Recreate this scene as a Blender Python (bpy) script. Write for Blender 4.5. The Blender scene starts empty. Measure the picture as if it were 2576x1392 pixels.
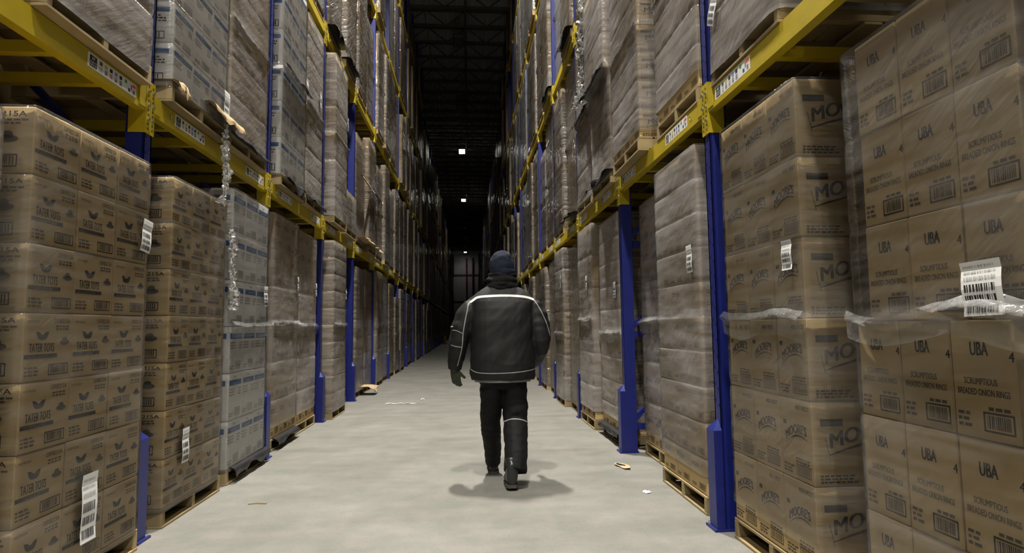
import bpy, bmesh, math, random
from mathutils import Vector, Matrix, noise
from mathutils.bvhtree import BVHTree
random.seed(7)
C = bpy.context.scene.collection
PI = math.pi

# ------------------------------------------------------------------ camera
F, PITCH, YAW, ROLL = 1492.12, 0.0840, 0.0751, -0.0109
fw = Vector((math.sin(YAW)*math.cos(PITCH), math.cos(YAW)*math.cos(PITCH), math.sin(PITCH)))
r0 = Vector((math.cos(YAW), -math.sin(YAW), 0)); u0 = r0.cross(fw)
rr = r0*math.cos(ROLL) + u0*math.sin(ROLL); uu = u0*math.cos(ROLL) - r0*math.sin(ROLL)
cam = bpy.data.objects.new('camera', bpy.data.cameras.new('camera'))
cam.data.sensor_width = 36; cam.data.sensor_fit = 'HORIZONTAL'; cam.data.lens = F/2576*36
cam.data.clip_end = 400
M = Matrix((rr, uu, -fw)).transposed().to_4x4(); M.translation = (0, 0, 1.25)
cam.matrix_world = M; C.objects.link(cam); bpy.context.scene.camera = cam

# ------------------------------------------------------------------ materials
def nt(name):
    m = bpy.data.materials.new(name); m.use_nodes = True
    n = m.node_tree; n.nodes.clear()
    return m, n.nodes, n.links
def N(nodes, t, **kw):
    n = nodes.new(t)
    for k, v in kw.items():
        if k.startswith('i_'):
            n.inputs[k[2:].replace('_', ' ')].default_value = v
        else: setattr(n, k, v)
    return n
def rgb(c): return (c[0], c[1], c[2], 1)
def plain(name, col, rough=.6, metal=0, spec=.5, var=.0, bump=0, bscale=40, nscale=6, rnd=0, coat=0):
    m, n, l = nt(name)
    out = N(n, 'ShaderNodeOutputMaterial'); b = N(n, 'ShaderNodeBsdfPrincipled')
    b.inputs['Roughness'].default_value = rough; b.inputs['Metallic'].default_value = metal
    b.inputs['Specular IOR Level'].default_value = spec
    b.inputs['Base Color'].default_value = rgb(col); b.inputs['Coat Weight'].default_value = coat
    l.new(b.outputs[0], out.inputs[0])
    tc = N(n, 'ShaderNodeTexCoord')
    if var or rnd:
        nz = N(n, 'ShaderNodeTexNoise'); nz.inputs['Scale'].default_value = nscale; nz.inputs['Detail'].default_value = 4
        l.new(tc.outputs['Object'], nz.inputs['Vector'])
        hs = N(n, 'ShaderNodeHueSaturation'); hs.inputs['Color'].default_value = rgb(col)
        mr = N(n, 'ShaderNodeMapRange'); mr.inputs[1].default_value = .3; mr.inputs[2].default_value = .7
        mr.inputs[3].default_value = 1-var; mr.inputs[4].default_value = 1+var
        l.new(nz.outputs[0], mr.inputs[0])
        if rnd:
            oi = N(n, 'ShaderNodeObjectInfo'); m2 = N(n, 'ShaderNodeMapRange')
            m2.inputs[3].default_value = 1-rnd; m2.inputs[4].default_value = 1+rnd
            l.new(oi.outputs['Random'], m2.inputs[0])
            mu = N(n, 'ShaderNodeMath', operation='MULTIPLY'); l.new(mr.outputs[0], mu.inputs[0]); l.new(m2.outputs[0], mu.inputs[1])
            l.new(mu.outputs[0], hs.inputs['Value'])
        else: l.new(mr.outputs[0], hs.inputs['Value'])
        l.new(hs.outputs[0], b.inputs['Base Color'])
    if bump:
        nb = N(n, 'ShaderNodeTexNoise'); nb.inputs['Scale'].default_value = bscale; nb.inputs['Detail'].default_value = 2
        l.new(tc.outputs['Object'], nb.inputs['Vector'])
        bp = N(n, 'ShaderNodeBump'); bp.inputs['Strength'].default_value = bump; bp.inputs['Distance'].default_value = .01
        l.new(nb.outputs[0], bp.inputs['Height']); l.new(bp.outputs[0], b.inputs['Normal'])
    return m

MT = dict(
    card=plain('cardboard', (.51, .368, .178), .75, spec=.25, var=.07, rnd=.12, bump=.05, bscale=25, nscale=5),
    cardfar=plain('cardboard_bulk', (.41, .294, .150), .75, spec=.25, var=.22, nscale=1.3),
    white=plain('white_carton_board', (.88, .87, .84), .6, spec=.3, var=.03, rnd=.04),
    ink=plain('black_print', (.022, .02, .022), .7, spec=.2),
    softink=plain('grey_print', (.085, .064, .042), .7, spec=.2),
    greyink=plain('light_grey_print', (.36, .36, .36), .7, spec=.2),
    blueband=plain('blue_print', (.035, .13, .36), .6, spec=.3),
    paleblue=plain('pale_blue_print', (.20, .32, .55), .6, spec=.3),
    blue=plain('blue_rack_paint', (.0055, .011, .118), .42, spec=.5, var=.12, nscale=9, bump=.06, bscale=60),
    yellow=plain('yellow_rack_paint', (.36, .27, .006), .45, spec=.5, var=.08, nscale=7, bump=.05),
    hole=plain('hole_shadow', (.006, .006, .01), .9, spec=.1),
    steel=plain('zinc_steel', (.62, .62, .6), .28, metal=1),
    wood=plain('pallet_wood', (.245, .186, .095), .8, spec=.2, var=.22, rnd=.18, bump=.15, bscale=18, nscale=3.5),
    black=plain('black_slip_plastic', (.014, .014, .015), .38, spec=.5, bump=.3, bscale=9),
    label=plain('label_paper', (.62, .62, .61), .55, spec=.3),
    red=plain('red_print', (.6, .05, .05), .6), green=plain('green_print', (.03, .22, .05), .6),
    bluel=plain('blue_label_print', (.1, .2, .55), .6), olive=plain('olive_print', (.4, .36, .05), .6), navy=plain('navy_print', (.03, .02, .12), .6),
    pink=plain('pink_print', (.7, .35, .4), .6),
    cardin=plain('torn_cardboard', (.37, .265, .145), .8, spec=.2, var=.1),
    lime=plain('lime_tape', (.55, .75, .02), .5),
    deck=plain('roof_deck', (.42, .42, .42), .7, var=.1, nscale=.6),
    joist=plain('joist_paint', (.07, .07, .07), .6),
    wallp=plain('wall_panel', (.25, .25, .26), .5, var=.04, nscale=1),
    darkw=plain('dark_steel', (.03, .03, .032), .5),
    pipe=plain('red_pipe', (.08, .004, .006), .4),
    jacket=plain('jacket_shell', (.0034, .0033, .0036), .62, spec=.35, var=.15, nscale=12, bump=.12, bscale=70),
    yoke_lit=plain('jacket_yoke_lit', (.007, .0068, .0074), .7, spec=.3, var=.1, nscale=20),  # lighter than the shell: light from above put into the colour
    trouser=plain('work_trousers', (.0028, .0028, .003), .75, spec=.25, var=.15, nscale=14, bump=.15, bscale=60),
    tape=plain('reflective_tape', (.62, .62, .60), .35, spec=.6),
    piping=plain('grey_piping', (.26, .26, .26), .5),
    fleece=plain('grey_fleece', (.22, .215, .21), .9),
    hat=plain('navy_knit', (.0072, .010, .022), .9, spec=.2, bump=.5, bscale=160),
    gaiter=plain('black_scarf', (.0045, .0045, .0055), .9, spec=.2, bump=.3, bscale=80),
    glove=plain('olive_glove', (.028, .036, .018), .8, bump=.2, bscale=90),
    boot=plain('black_boot', (.013, .013, .013), .36, spec=.5, bump=.1, bscale=40),
    sole=plain('boot_sole', (.055, .048, .040), .8),
    skin=plain('skin', (.50, .30, .21), .5),
    hair=plain('hair_brown', (.04, .025, .015), .7),
    lamphouse=plain('lamp_housing', (.06, .06, .06), .5),
)
def emis(name, col, s):
    m, n, l = nt(name); o = N(n, 'ShaderNodeOutputMaterial'); e = N(n, 'ShaderNodeEmission')
    e.inputs[0].default_value = rgb(col); e.inputs[1].default_value = s; l.new(e.outputs[0], o.inputs[0]); return m
MT['lamp_on'] = emis('lamp_diffuser_lit', (1, .97, .86), 30)
MT['lamp_off'] = plain('lamp_diffuser_unlit', (.07, .07, .075), .3)

def film_mat(name, haze, hazecol, scale, bstr, rough=.16, dist=.02, fp=1.45, streak=(1.3, 1.3, 7.5)):
    m, n, l = nt(name)
    out = N(n, 'ShaderNodeOutputMaterial'); tc = N(n, 'ShaderNodeTexCoord'); oi = N(n, 'ShaderNodeObjectInfo')
    add = N(n, 'ShaderNodeVectorMath', operation='MULTIPLY_ADD'); add.inputs[1].default_value = (1, 1, 1)
    sc = N(n, 'ShaderNodeVectorMath', operation='SCALE'); sc.inputs['Scale'].default_value = 37.0
    comb = N(n, 'ShaderNodeCombineXYZ')
    for i in range(3): l.new(oi.outputs['Random'], comb.inputs[i])
    l.new(comb.outputs[0], sc.inputs[0]); l.new(tc.outputs['Object'], add.inputs[0]); l.new(sc.outputs[0], add.inputs[2])
    mp = N(n, 'ShaderNodeMapping'); mp.inputs['Scale'].default_value = (1.4, 1.4, 9.0); mp.inputs['Rotation'].default_value = (.22, -.25, 0)
    l.new(add.outputs[0], mp.inputs[0])
    nz = N(n, 'ShaderNodeTexNoise'); nz.inputs['Scale'].default_value = scale*.55; nz.inputs['Detail'].default_value = 1
    l.new(mp.outputs[0], nz.inputs['Vector'])
    nz2 = N(n, 'ShaderNodeTexNoise'); nz2.inputs['Scale'].default_value = 1.1; nz2.inputs['Detail'].default_value = 0
    l.new(add.outputs[0], nz2.inputs['Vector'])
    hz = N(n, 'ShaderNodeMapRange'); hz.inputs[1].default_value = .38; hz.inputs[2].default_value = .72
    hz.inputs[3].default_value = haze[0]; hz.inputs[4].default_value = haze[1]
    mixn = N(n, 'ShaderNodeMath', operation='MULTIPLY_ADD'); mixn.inputs[1].default_value = .5
    l.new(nz.outputs[0], mixn.inputs[0])
    h2 = N(n, 'ShaderNodeMath', operation='MULTIPLY'); h2.inputs[1].default_value = .5; l.new(nz2.outputs[0], h2.inputs[0]); l.new(h2.outputs[0], mixn.inputs[2])
    l.new(mixn.outputs[0], hz.inputs[0])
    # creases for the highlights
    mp2 = N(n, 'ShaderNodeMapping'); mp2.inputs['Rotation'].default_value = (.1, .62, 0)
    l.new(add.outputs[0], mp2.inputs[0])
    st = N(n, 'ShaderNodeVectorMath', operation='MULTIPLY'); st.inputs[1].default_value = streak; l.new(mp2.outputs[0], st.inputs[0])
    nb = N(n, 'ShaderNodeTexNoise'); nb.inputs['Scale'].default_value = scale; nb.inputs['Detail'].default_value = 3; nb.inputs['Roughness'].default_value = .6
    l.new(st.outputs[0], nb.inputs['Vector'])
    bp = N(n, 'ShaderNodeBump'); bp.inputs['Strength'].default_value = bstr; bp.inputs['Distance'].default_value = dist
    l.new(nb.outputs[0], bp.inputs['Height'])
    tr = N(n, 'ShaderNodeBsdfTransparent'); tr.inputs[0].default_value = (.99, .99, .99, 1)
    df = N(n, 'ShaderNodeBsdfDiffuse'); df.inputs[0].default_value = rgb(hazecol); l.new(bp.outputs[0], df.inputs['Normal'])
    gl = N(n, 'ShaderNodeBsdfAnisotropic'); gl.inputs['Roughness'].default_value = rough; gl.inputs[0].default_value = (.95, .95, .95, 1)
    l.new(bp.outputs[0], gl.inputs['Normal'])
    m1 = N(n, 'ShaderNodeMixShader'); l.new(hz.outputs[0], m1.inputs[0]); l.new(tr.outputs[0], m1.inputs[1]); l.new(df.outputs[0], m1.inputs[2])
    fr = N(n, 'ShaderNodeFresnel'); fr.inputs['IOR'].default_value = 1.5; l.new(bp.outputs[0], fr.inputs['Normal'])
    cl = N(n, 'ShaderNodeMath', operation='POWER'); cl.inputs[1].default_value = fp; cl.use_clamp = True
    l.new(fr.outputs[0], cl.inputs[0])
    mn = N(n, 'ShaderNodeMath', operation='MINIMUM'); mn.inputs[1].default_value = .9; l.new(cl.outputs[0], mn.inputs[0])
    m2 = N(n, 'ShaderNodeMixShader'); l.new(mn.outputs[0], m2.inputs[0]); l.new(m1.outputs[0], m2.inputs[1]); l.new(gl.outputs[0], m2.inputs[2])
    l.new(m2.outputs[0], out.inputs[0])
    return m
MT['film'] = film_mat('stretch_film', (.12, .46), (.50, .475, .475), 4.0, .24, .11)
MT['filmclear'] = film_mat('stretch_film_thin', (.02, .17), (.52, .49, .46), 4.0, .18, .10)
MT['filmfar'] = film_mat('stretch_film_loose', (.04, .34), (.38, .37, .37), 3.0, .6, .085, .045, 1.1)
MT['filmfold'] = film_mat('stretch_film_folded', (.06, .50), (.46, .46, .46), 3.0, .8, .12, .03, 1.45, (3, 3, 5))
MT['filmloose'] = film_mat('stretch_film_gathered', (.40, .85), (.80, .79, .78), 3.0, .7, .16, .02, 1.45, (4, 4, 2.5))

def floor_mat():
    m, n, l = nt('concrete_floor')
    out = N(n, 'ShaderNodeOutputMaterial'); b = N(n, 'ShaderNodeBsdfPrincipled'); tc = N(n, 'ShaderNodeTexCoord')
    l.new(b.outputs[0], out.inputs[0])
    a = N(n, 'ShaderNodeTexNoise'); a.inputs['Scale'].default_value = 1.3; a.inputs['Detail'].default_value = 7; a.inputs['Roughness'].default_value = .62
    l.new(tc.outputs['Object'], a.inputs['Vector'])
    mp = N(n, 'ShaderNodeMapping'); mp.inputs['Scale'].default_value = (.5, 2.6, 1); mp.inputs['Rotation'].default_value = (0, 0, .12); l.new(tc.outputs['Object'], mp.inputs[0])
    a2 = N(n, 'ShaderNodeTexNoise'); a2.inputs['Scale'].default_value = 1.8; a2.inputs['Detail'].default_value = 5; l.new(mp.outputs[0], a2.inputs['Vector'])
    mx = N(n, 'ShaderNodeMath', operation='MULTIPLY_ADD'); mx.inputs[1].default_value = .55; l.new(a.outputs[0], mx.inputs[0])
    m2 = N(n, 'ShaderNodeMath', operation='MULTIPLY'); m2.inputs[1].default_value = .45; l.new(a2.outputs[0], m2.inputs[0]); l.new(m2.outputs[0], mx.inputs[2])
    cr = N(n, 'ShaderNodeValToRGB')
    cr.color_ramp.elements[0].position = .32; cr.color_ramp.elements[0].color = (.134, .131, .121, 1)
    cr.color_ramp.elements[1].position = .66; cr.color_ramp.elements[1].color = (.184, .180, .167, 1)
    l.new(mx.outputs[0], cr.inputs[0])
    # fine scuffs
    wv = N(n, 'ShaderNodeTexNoise'); wv.inputs['Scale'].default_value = 5; wv.inputs['Detail'].default_value = 2; wv.inputs['Distortion'].default_value = 1.6
    l.new(mp.outputs[0], wv.inputs['Vector'])
    sc = N(n, 'ShaderNodeMapRange'); sc.inputs[1].default_value = .497; sc.inputs[2].default_value = .503
    pk = N(n, 'ShaderNodeMath', operation='SUBTRACT'); pk.inputs[1].default_value = .5; l.new(wv.outputs[0], pk.inputs[0])
    ab = N(n, 'ShaderNodeMath', operation='ABSOLUTE'); l.new(pk.outputs[0], ab.inputs[0])
    sc.inputs[1].default_value = 0; sc.inputs[2].default_value = .006; sc.inputs[3].default_value = .88; sc.inputs[4].default_value = 1
    l.new(ab.outputs[0], sc.inputs[0])
    ml = N(n, 'ShaderNodeMix', data_type='RGBA', blend_type='MULTIPLY'); ml.inputs['Factor'].default_value = 1
    cn = N(n, 'ShaderNodeTexNoise'); cn.inputs['Scale'].default_value = 4.5; cn.inputs['Detail'].default_value = 6; cn.inputs['Roughness'].default_value = .7; l.new(tc.outputs['Object'], cn.inputs['Vector'])
    ct = N(n, 'ShaderNodeValToRGB'); ct.color_ramp.elements[0].position = .36; ct.color_ramp.elements[0].color = (.86, .90, .86, 1); ct.color_ramp.elements[1].position = .64; ct.color_ramp.elements[1].color = (1.08, 1.03, 1.02, 1); l.new(cn.outputs[0], ct.inputs[0])
    mm = N(n, 'ShaderNodeMix', data_type='RGBA', blend_type='MULTIPLY'); mm.inputs['Factor'].default_value = 1; l.new(cr.outputs[0], mm.inputs['A']); l.new(ct.outputs[0], mm.inputs['B'])
    l.new(mm.outputs['Result'], ml.inputs['A']); l.new(sc.outputs[0], ml.inputs['B']); l.new(ml.outputs['Result'], b.inputs['Base Color'])
    sp_ = N(n, 'ShaderNodeTexNoise'); sp_.inputs['Scale'].default_value = 55; sp_.inputs['Detail'].default_value = 2; l.new(tc.outputs['Object'], sp_.inputs['Vector'])
    sr = N(n, 'ShaderNodeMapRange'); sr.inputs[1].default_value = .28; sr.inputs[2].default_value = .42; sr.inputs[3].default_value = .80; sr.inputs[4].default_value = 1; l.new(sp_.outputs[0], sr.inputs[0])
    mk = N(n, 'ShaderNodeMix', data_type='RGBA', blend_type='MULTIPLY'); mk.inputs['Factor'].default_value = 1; l.new(ml.outputs['Result'], mk.inputs['A']); l.new(sr.outputs[0], mk.inputs['B']); l.new(mk.outputs['Result'], b.inputs['Base Color'])
    rg = N(n, 'ShaderNodeMapRange'); rg.inputs[3].default_value = .42; rg.inputs[4].default_value = .62; l.new(a.outputs[0], rg.inputs[0]); l.new(rg.outputs[0], b.inputs['Roughness'])
    b.inputs['Specular IOR Level'].default_value = .35
    bp = N(n, 'ShaderNodeBump'); bp.inputs['Strength'].default_value = .06; l.new(a2.outputs[0], bp.inputs['Height']); l.new(bp.outputs[0], b.inputs['Normal'])
    return m
MT['floor'] = floor_mat()

# ------------------------------------------------------------------ mesh builder
_txt = {}
def text_mesh(s, bold):
    k = (s, bold)
    if k not in _txt:
        cu = bpy.data.curves.new('t', 'FONT'); cu.body = s; cu.size = 1; cu.resolution_u = 3; cu.offset = bold; cu.fill_mode = 'FRONT'
        o = bpy.data.objects.new('t', cu); C.objects.link(o)
        dg = bpy.context.evaluated_depsgraph_get(); dg.update()
        me = o.evaluated_get(dg).to_mesh()
        v = [(p.co.x, p.co.y) for p in me.vertices]; f = [tuple(p.vertices) for p in me.polygons]
        o.evaluated_get(dg).to_mesh_clear(); bpy.data.objects.remove(o); bpy.data.curves.remove(cu)
        x0 = min(p[0] for p in v); x1 = max(p[0] for p in v); y0 = min(p[1] for p in v); y1 = max(p[1] for p in v)
        _txt[k] = ([((x-x0)/(x1-x0), (y-y0)/(y1-y0)) for x, y in v], f)
    return _txt[k]
BOXF = ((0, 3, 2, 1), (4, 5, 6, 7), (0, 1, 5, 4), (1, 2, 6, 5), (2, 3, 7, 6), (3, 0, 4, 7))
class MB:
    def __init__(s): s.v = []; s.f = []; s.m = []; s.mats = []; s.smooth = set()
    def mi(s, m):
        if m not in s.mats: s.mats.append(m)
        return s.mats.index(m)
    def add(s, vs, fs, mat):
        b = len(s.v); s.v.extend(tuple(p) for p in vs); k = s.mi(mat)
        for f in fs: s.f.append(tuple(i+b for i in f)); s.m.append(k)
    def box(s, x0, x1, y0, y1, z0, z1, mat, skip=()):
        vs = [(x0, y0, z0), (x1, y0, z0), (x1, y1, z0), (x0, y1, z0), (x0, y0, z1), (x1, y0, z1), (x1, y1, z1), (x0, y1, z1)]
        s.add(vs, [f for i, f in enumerate(BOXF) if i not in skip], mat)
    def cbox(s, x0, x1, y0, y1, z0, z1, mat, b=.004):
        # box with chamfered edges
        bm = bmesh.new(); bmesh.ops.create_cube(bm, size=1)
        for v in bm.verts: v.co = Vector(((x0+x1)/2+v.co.x*(x1-x0), (y0+y1)/2+v.co.y*(y1-y0), (z0+z1)/2+v.co.z*(z1-z0)))
        bmesh.ops.bevel(bm, geom=bm.edges[:], offset=b, segments=1, affect='EDGES')
        bm.verts.index_update()
        s.add([v.co[:] for v in bm.verts], [[v.index for v in f.verts] for f in bm.faces], mat); bm.free()
    def bar(s, a, b, w, h, mat, up=Vector((0, 0, 1))):
        a, b = Vector(a), Vector(b); d = (b-a).normalized(); x = d.cross(up)
        if x.length < 1e-4: x = d.cross(Vector((0, 1, 0)))
        x.normalize(); y = x.cross(d).normalized()
        vs = [p + x*sx*w/2 + y*sy*h/2 for p in (a, b) for sx, sy in ((-1, -1), (1, -1), (1, 1), (-1, 1))]
        s.add(vs, BOXF, mat)
    def tube(s, pts, r, mat, n=8):
        pts = [Vector(p) for p in pts]; rs = r if isinstance(r, (list, tuple)) else [r]*len(pts)
        vs = []
        for i, p in enumerate(pts):
            d = (pts[min(i+1, len(pts)-1)] - pts[max(i-1, 0)]).normalized()
            x = d.cross(Vector((0.13, .31, 1))).normalized(); y = d.cross(x)
            vs += [p + (x*math.cos(2*PI*k/n) + y*math.sin(2*PI*k/n))*rs[i] for k in range(n)]
        fs = [(i*n+k, i*n+(k+1) % n, (i+1)*n+(k+1) % n, (i+1)*n+k) for i in range(len(pts)-1) for k in range(n)]
        fs += [tuple(range(n))[::-1], tuple((len(pts)-1)*n+k for k in range(n))]
        s.add(vs, fs, mat)
    def poly(s, P, u0v, u, v, mat):   # flat polygon: list of 2-D points in frame
        o = Vector(u0v); s.add([o+u*a+v*b for a, b in P], [tuple(range(len(P)))], mat)
    def text(s, t, o, u, v, w, h, mat, bold=.0, arch=0, rise=0):
        V, fs = text_mesh(t, 0); o = Vector(o)
        for dx in ((0,) if bold < .015 else (-1, 0, 1)):      # struck three times for a heavy face
            s.add([o + u*(x*w+dx*bold*h*.7) + v*(y*h + arch*(1-(2*x-1)**2) + rise*x) for x, y in V], fs, mat)
    def build(s, name, parent=None, loc=None, smooth=False):
        me = bpy.data.meshes.new(name); me.from_pydata(s.v, [], s.f)
        for m in s.mats: me.materials.append(MT[m])
        me.polygons.foreach_set('material_index', s.m)
        if smooth: me.polygons.foreach_set('use_smooth', [True]*len(me.polygons))
        me.update()
        o = bpy.data.objects.new(name, me); C.objects.link(o)
        if parent: o.parent = parent; KIDS.setdefault(parent, []).append(o)
        if loc: o.location = loc
        return o
KIDS = {}
def tag(o, label, cat, group=None, kind=None):
    o['label'] = label; o['category'] = cat
    if group: o['group'] = group
    o['kind'] = kind or 'thing'
    return o
def struct(o): o['kind'] = 'structure'; return o
def empty(name, loc=(0, 0, 0)):
    o = bpy.data.objects.new(name, None); o.location = loc; o.empty_display_size = .1; C.objects.link(o); return o
def copy_tree(o, parent=None):
    c = o.copy(); C.objects.link(c)
    if parent: c.parent = parent; KIDS.setdefault(parent, []).append(c)
    for ch in list(KIDS.get(o, ())): copy_tree(ch, c)
    return c
U = Vector((1, 0, 0)); V3 = Vector((0, 0, 1))
ORD = 'first second third fourth fifth sixth seventh eighth ninth tenth eleventh twelfth thirteenth fourteenth fifteenth sixteenth seventeenth eighteenth nineteenth twentieth'.split()
TENS = ['', '', 'twenty', 'thirty', 'forty', 'fifty', 'sixty', 'seventy', 'eighty', 'ninety']
def ordw(n):  # 1-based
    if n <= 20: return ORD[n-1]
    if n % 10 == 0: return TENS[n//10][:-1] + 'ieth'
    return TENS[n//10] + '-' + ORD[n % 10 - 1]
SIDE = {1: 'potato', -1: 'onion'}      # the two rows are told apart by the print on their front cartons
TIER = ['floor', 'second', 'third', 'fourth', 'top']

# ------------------------------------------------------------------ setting
YEND = 95.0
mb = MB(); mb.box(-9, 9, -14, YEND, -.3, 0, 'floor'); struct(mb.build('floor'))
CEIL = 13.75
mb = MB()
k = 0
x = -9.0
while x < 9:                                  # corrugated roof deck
    mb.add([(x, -14, CEIL), (x+.1, -14, CEIL), (x+.1, YEND, CEIL), (x, YEND, CEIL)], [(0, 1, 2, 3)], 'deck')
    mb.add([(x+.1, -14, CEIL), (x+.12, -14, CEIL+.04), (x+.12, YEND, CEIL+.04), (x+.1, YEND, CEIL)], [(0, 1, 2, 3)], 'deck')
    mb.add([(x+.12, -14, CEIL+.04), (x+.18, -14, CEIL+.04), (x+.18, YEND, CEIL+.04), (x+.12, YEND, CEIL+.04)], [(0, 1, 2, 3)], 'deck')
    mb.add([(x+.18, -14, CEIL+.04), (x+.2, -14, CEIL), (x+.2, YEND, CEIL), (x+.18, YEND, CEIL+.04)], [(0, 1, 2, 3)], 'deck')
    x += .2
mb.box(-9, 9, -14, YEND, CEIL+.05, CEIL+.25, 'deck'); struct(mb.build('ceiling'))
mb = MB()                                     # end wall: insulated panels with a dark lower band
for i in range(14):
    xx = -7+i
    mb.box(xx+.004, xx+.996, YEND-.1, YEND, 0, 5.0, 'wallp'); mb.box(xx+.004, xx+.996, YEND-.1, YEND, 5.35, 9.4, 'wallp'); mb.box(xx+.004, xx+.996, YEND-.1, YEND, 9.6, CEIL, 'wallp')
mb.box(-9, 9, YEND-.05, YEND+.1, 0, CEIL, 'darkw'); mb.box(-7, 7, YEND-.16, YEND-.1, 9.36, 9.64, 'darkw')
struct(mb.build('wall_end'))
for nm, xx in (('wall_outer', -9), ('wall_far', 9)):
    mb = MB(); mb.box(xx-.1, xx+.1, -14, YEND, 0, CEIL, 'joist'); struct(mb.build(nm))
mb = MB(); mb.box(-9, 9, -14.1, -14, 0, CEIL, 'joist'); struct(mb.build('wall_back'))
# red sprinkler mains on the end wall
for i, (xx, nm) in enumerate(((-.13, 'nearer the lamp centre line'), (.85, 'nearer the onion side rack'))):
    mb = MB(); mb.tube([(xx, YEND-.4, 0), (xx, YEND-.4, 6), (xx, YEND-.4, 12.2)], .11, 'pipe', 10)
    p = empty('sprinkler_riser', (0, 0, 0)); mb.build('pipe', p)
    for zz in (2, 5, 8, 11):
        mb = MB(); mb.tube([(xx, YEND-.4, zz-.08), (xx, YEND-.4, zz+.08)], .16, 'pipe', 10); mb.build('flange', p)
    tag(p, 'red vertical sprinkler pipe on the grey end wall, ' + nm, 'pipe')
# roof joists
def make_joist():
    b = 13.02; t = CEIL-.02
    o = empty('roof_joist')
    m = MB(); m.box(-8.8, 8.8, -.06, .06, t-.09, t, 'joist'); m.build('top_chord', o)
    m = MB(); m.box(-8.8, 8.8, -.05, .05, b, b+.08, 'joist'); m.build('bottom_chord', o)
    m = MB(); n = 22; w = 17.6/n
    for i in range(n):
        xa = -8.8+i*w
        a, c = ((xa, 0, b+.04), (xa+w, 0, t-.05)) if i % 2 == 0 else ((xa, 0, t-.05), (xa+w, 0, b+.04))
        m.bar(a, c, .035, .035, 'joist')
        if i % 2: m.bar((xa, 0, b+.04), (xa, 0, t-.05), .025, .025, 'joist')
    m.build('web_lattice', o)
    return o
jo = make_joist()
js = [14.35+1.36*i for i in range(58)]
for i, y in enumerate(js):
    o = jo if i == 0 else copy_tree(jo)
    o.location = (0, y, 0)
    tag(o, f'dark open web steel roof joist, {ordw(i+1)} across the aisle from the camera', 'roof joist', 'roof joists')
mb = MB(); mb.tube([(-.05, 10, 13.0), (-.05, 50, 13.0), (-.05, YEND-.5, 13.0)], .03, 'joist', 6)
tag(mb.build('ceiling_conduit'), 'thin dark conduit running along the aisle under the roof joists', 'conduit')
# lamps
LAMPZ = 12.85
def make_lamp(lit):
    o = empty('highbay_lamp')
    m = MB(); m.cbox(-.22, .22, -.5, .5, .04, .13, 'lamphouse', .02); m.build('housing', o)
    m = MB(); m.cbox(-.19, .19, -.46, .46, 0, .04, 'lamp_on' if lit else 'lamp_off', .01); m.build('diffuser', o)
    m = MB(); m.tube([(0, -.35, .13), (0, -.35, .45)], .008, 'steel', 5); m.tube([(0, .35, .13), (0, .35, .45)], .008, 'steel', 5); m.build('hanger', o)
    return o
on, off = make_lamp(True), make_lamp(False)
used = {True: False, False: False}
for k in range(-6, 8):
    y = 38.73 + 7.645*k
    lit = k in (-6, -5, -4, 0, 2, 7)
    if k < -2 and not lit: continue
    if k < -3 : # overhead, above the frame: these light the near aisle
        pass
    src = on if lit else off
    o = src if not used[lit] else copy_tree(src)
    used[lit] = True
    o.location = (-.33, y, LAMPZ)
    where = {0: 'nearest lit one in view', 2: 'middle lit one in view', 7: 'last one before the end wall'}.get(k, '')
    if lit and where: lab = f'lit white highbay lamp over the aisle, {where}'
    elif lit: lab = f'lit highbay lamp overhead before the person, {ordw(k+7)} along the aisle'
    else: lab = f'unlit highbay lamp under the dark roof, {ordw(k+7)} along the aisle'
    tag(o, lab.replace('nearest', 'first'), 'ceiling lamp', 'highbay lamps')
def area(y, power, sx=.38, sy=.92, x=-.33):
    L = bpy.data.lights.new('area_light', 'AREA'); L.shape = 'RECTANGLE'; L.size = sx; L.size_y = sy; L.energy = power; L.color = (1, .955, .86); L.spread = math.radians(135)
    o = bpy.data.objects.new('area_light', L); o.location = (x, y, LAMPZ-.02); C.objects.link(o); return o
POW = 2600
for k, pw in ((-6, .7), (-5, .9), (-4, 1.5), (-3, .15), (0, .035), (2, .04), (7, .02)):
    area(38.73+7.645*k, POW*pw)
for xx in (-6.2, 6.2):                        # unseen lights added behind the camera to brighten the load sides
    for yy in (-5.0, -11.0): area(yy, POW*.5, x=xx)

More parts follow.
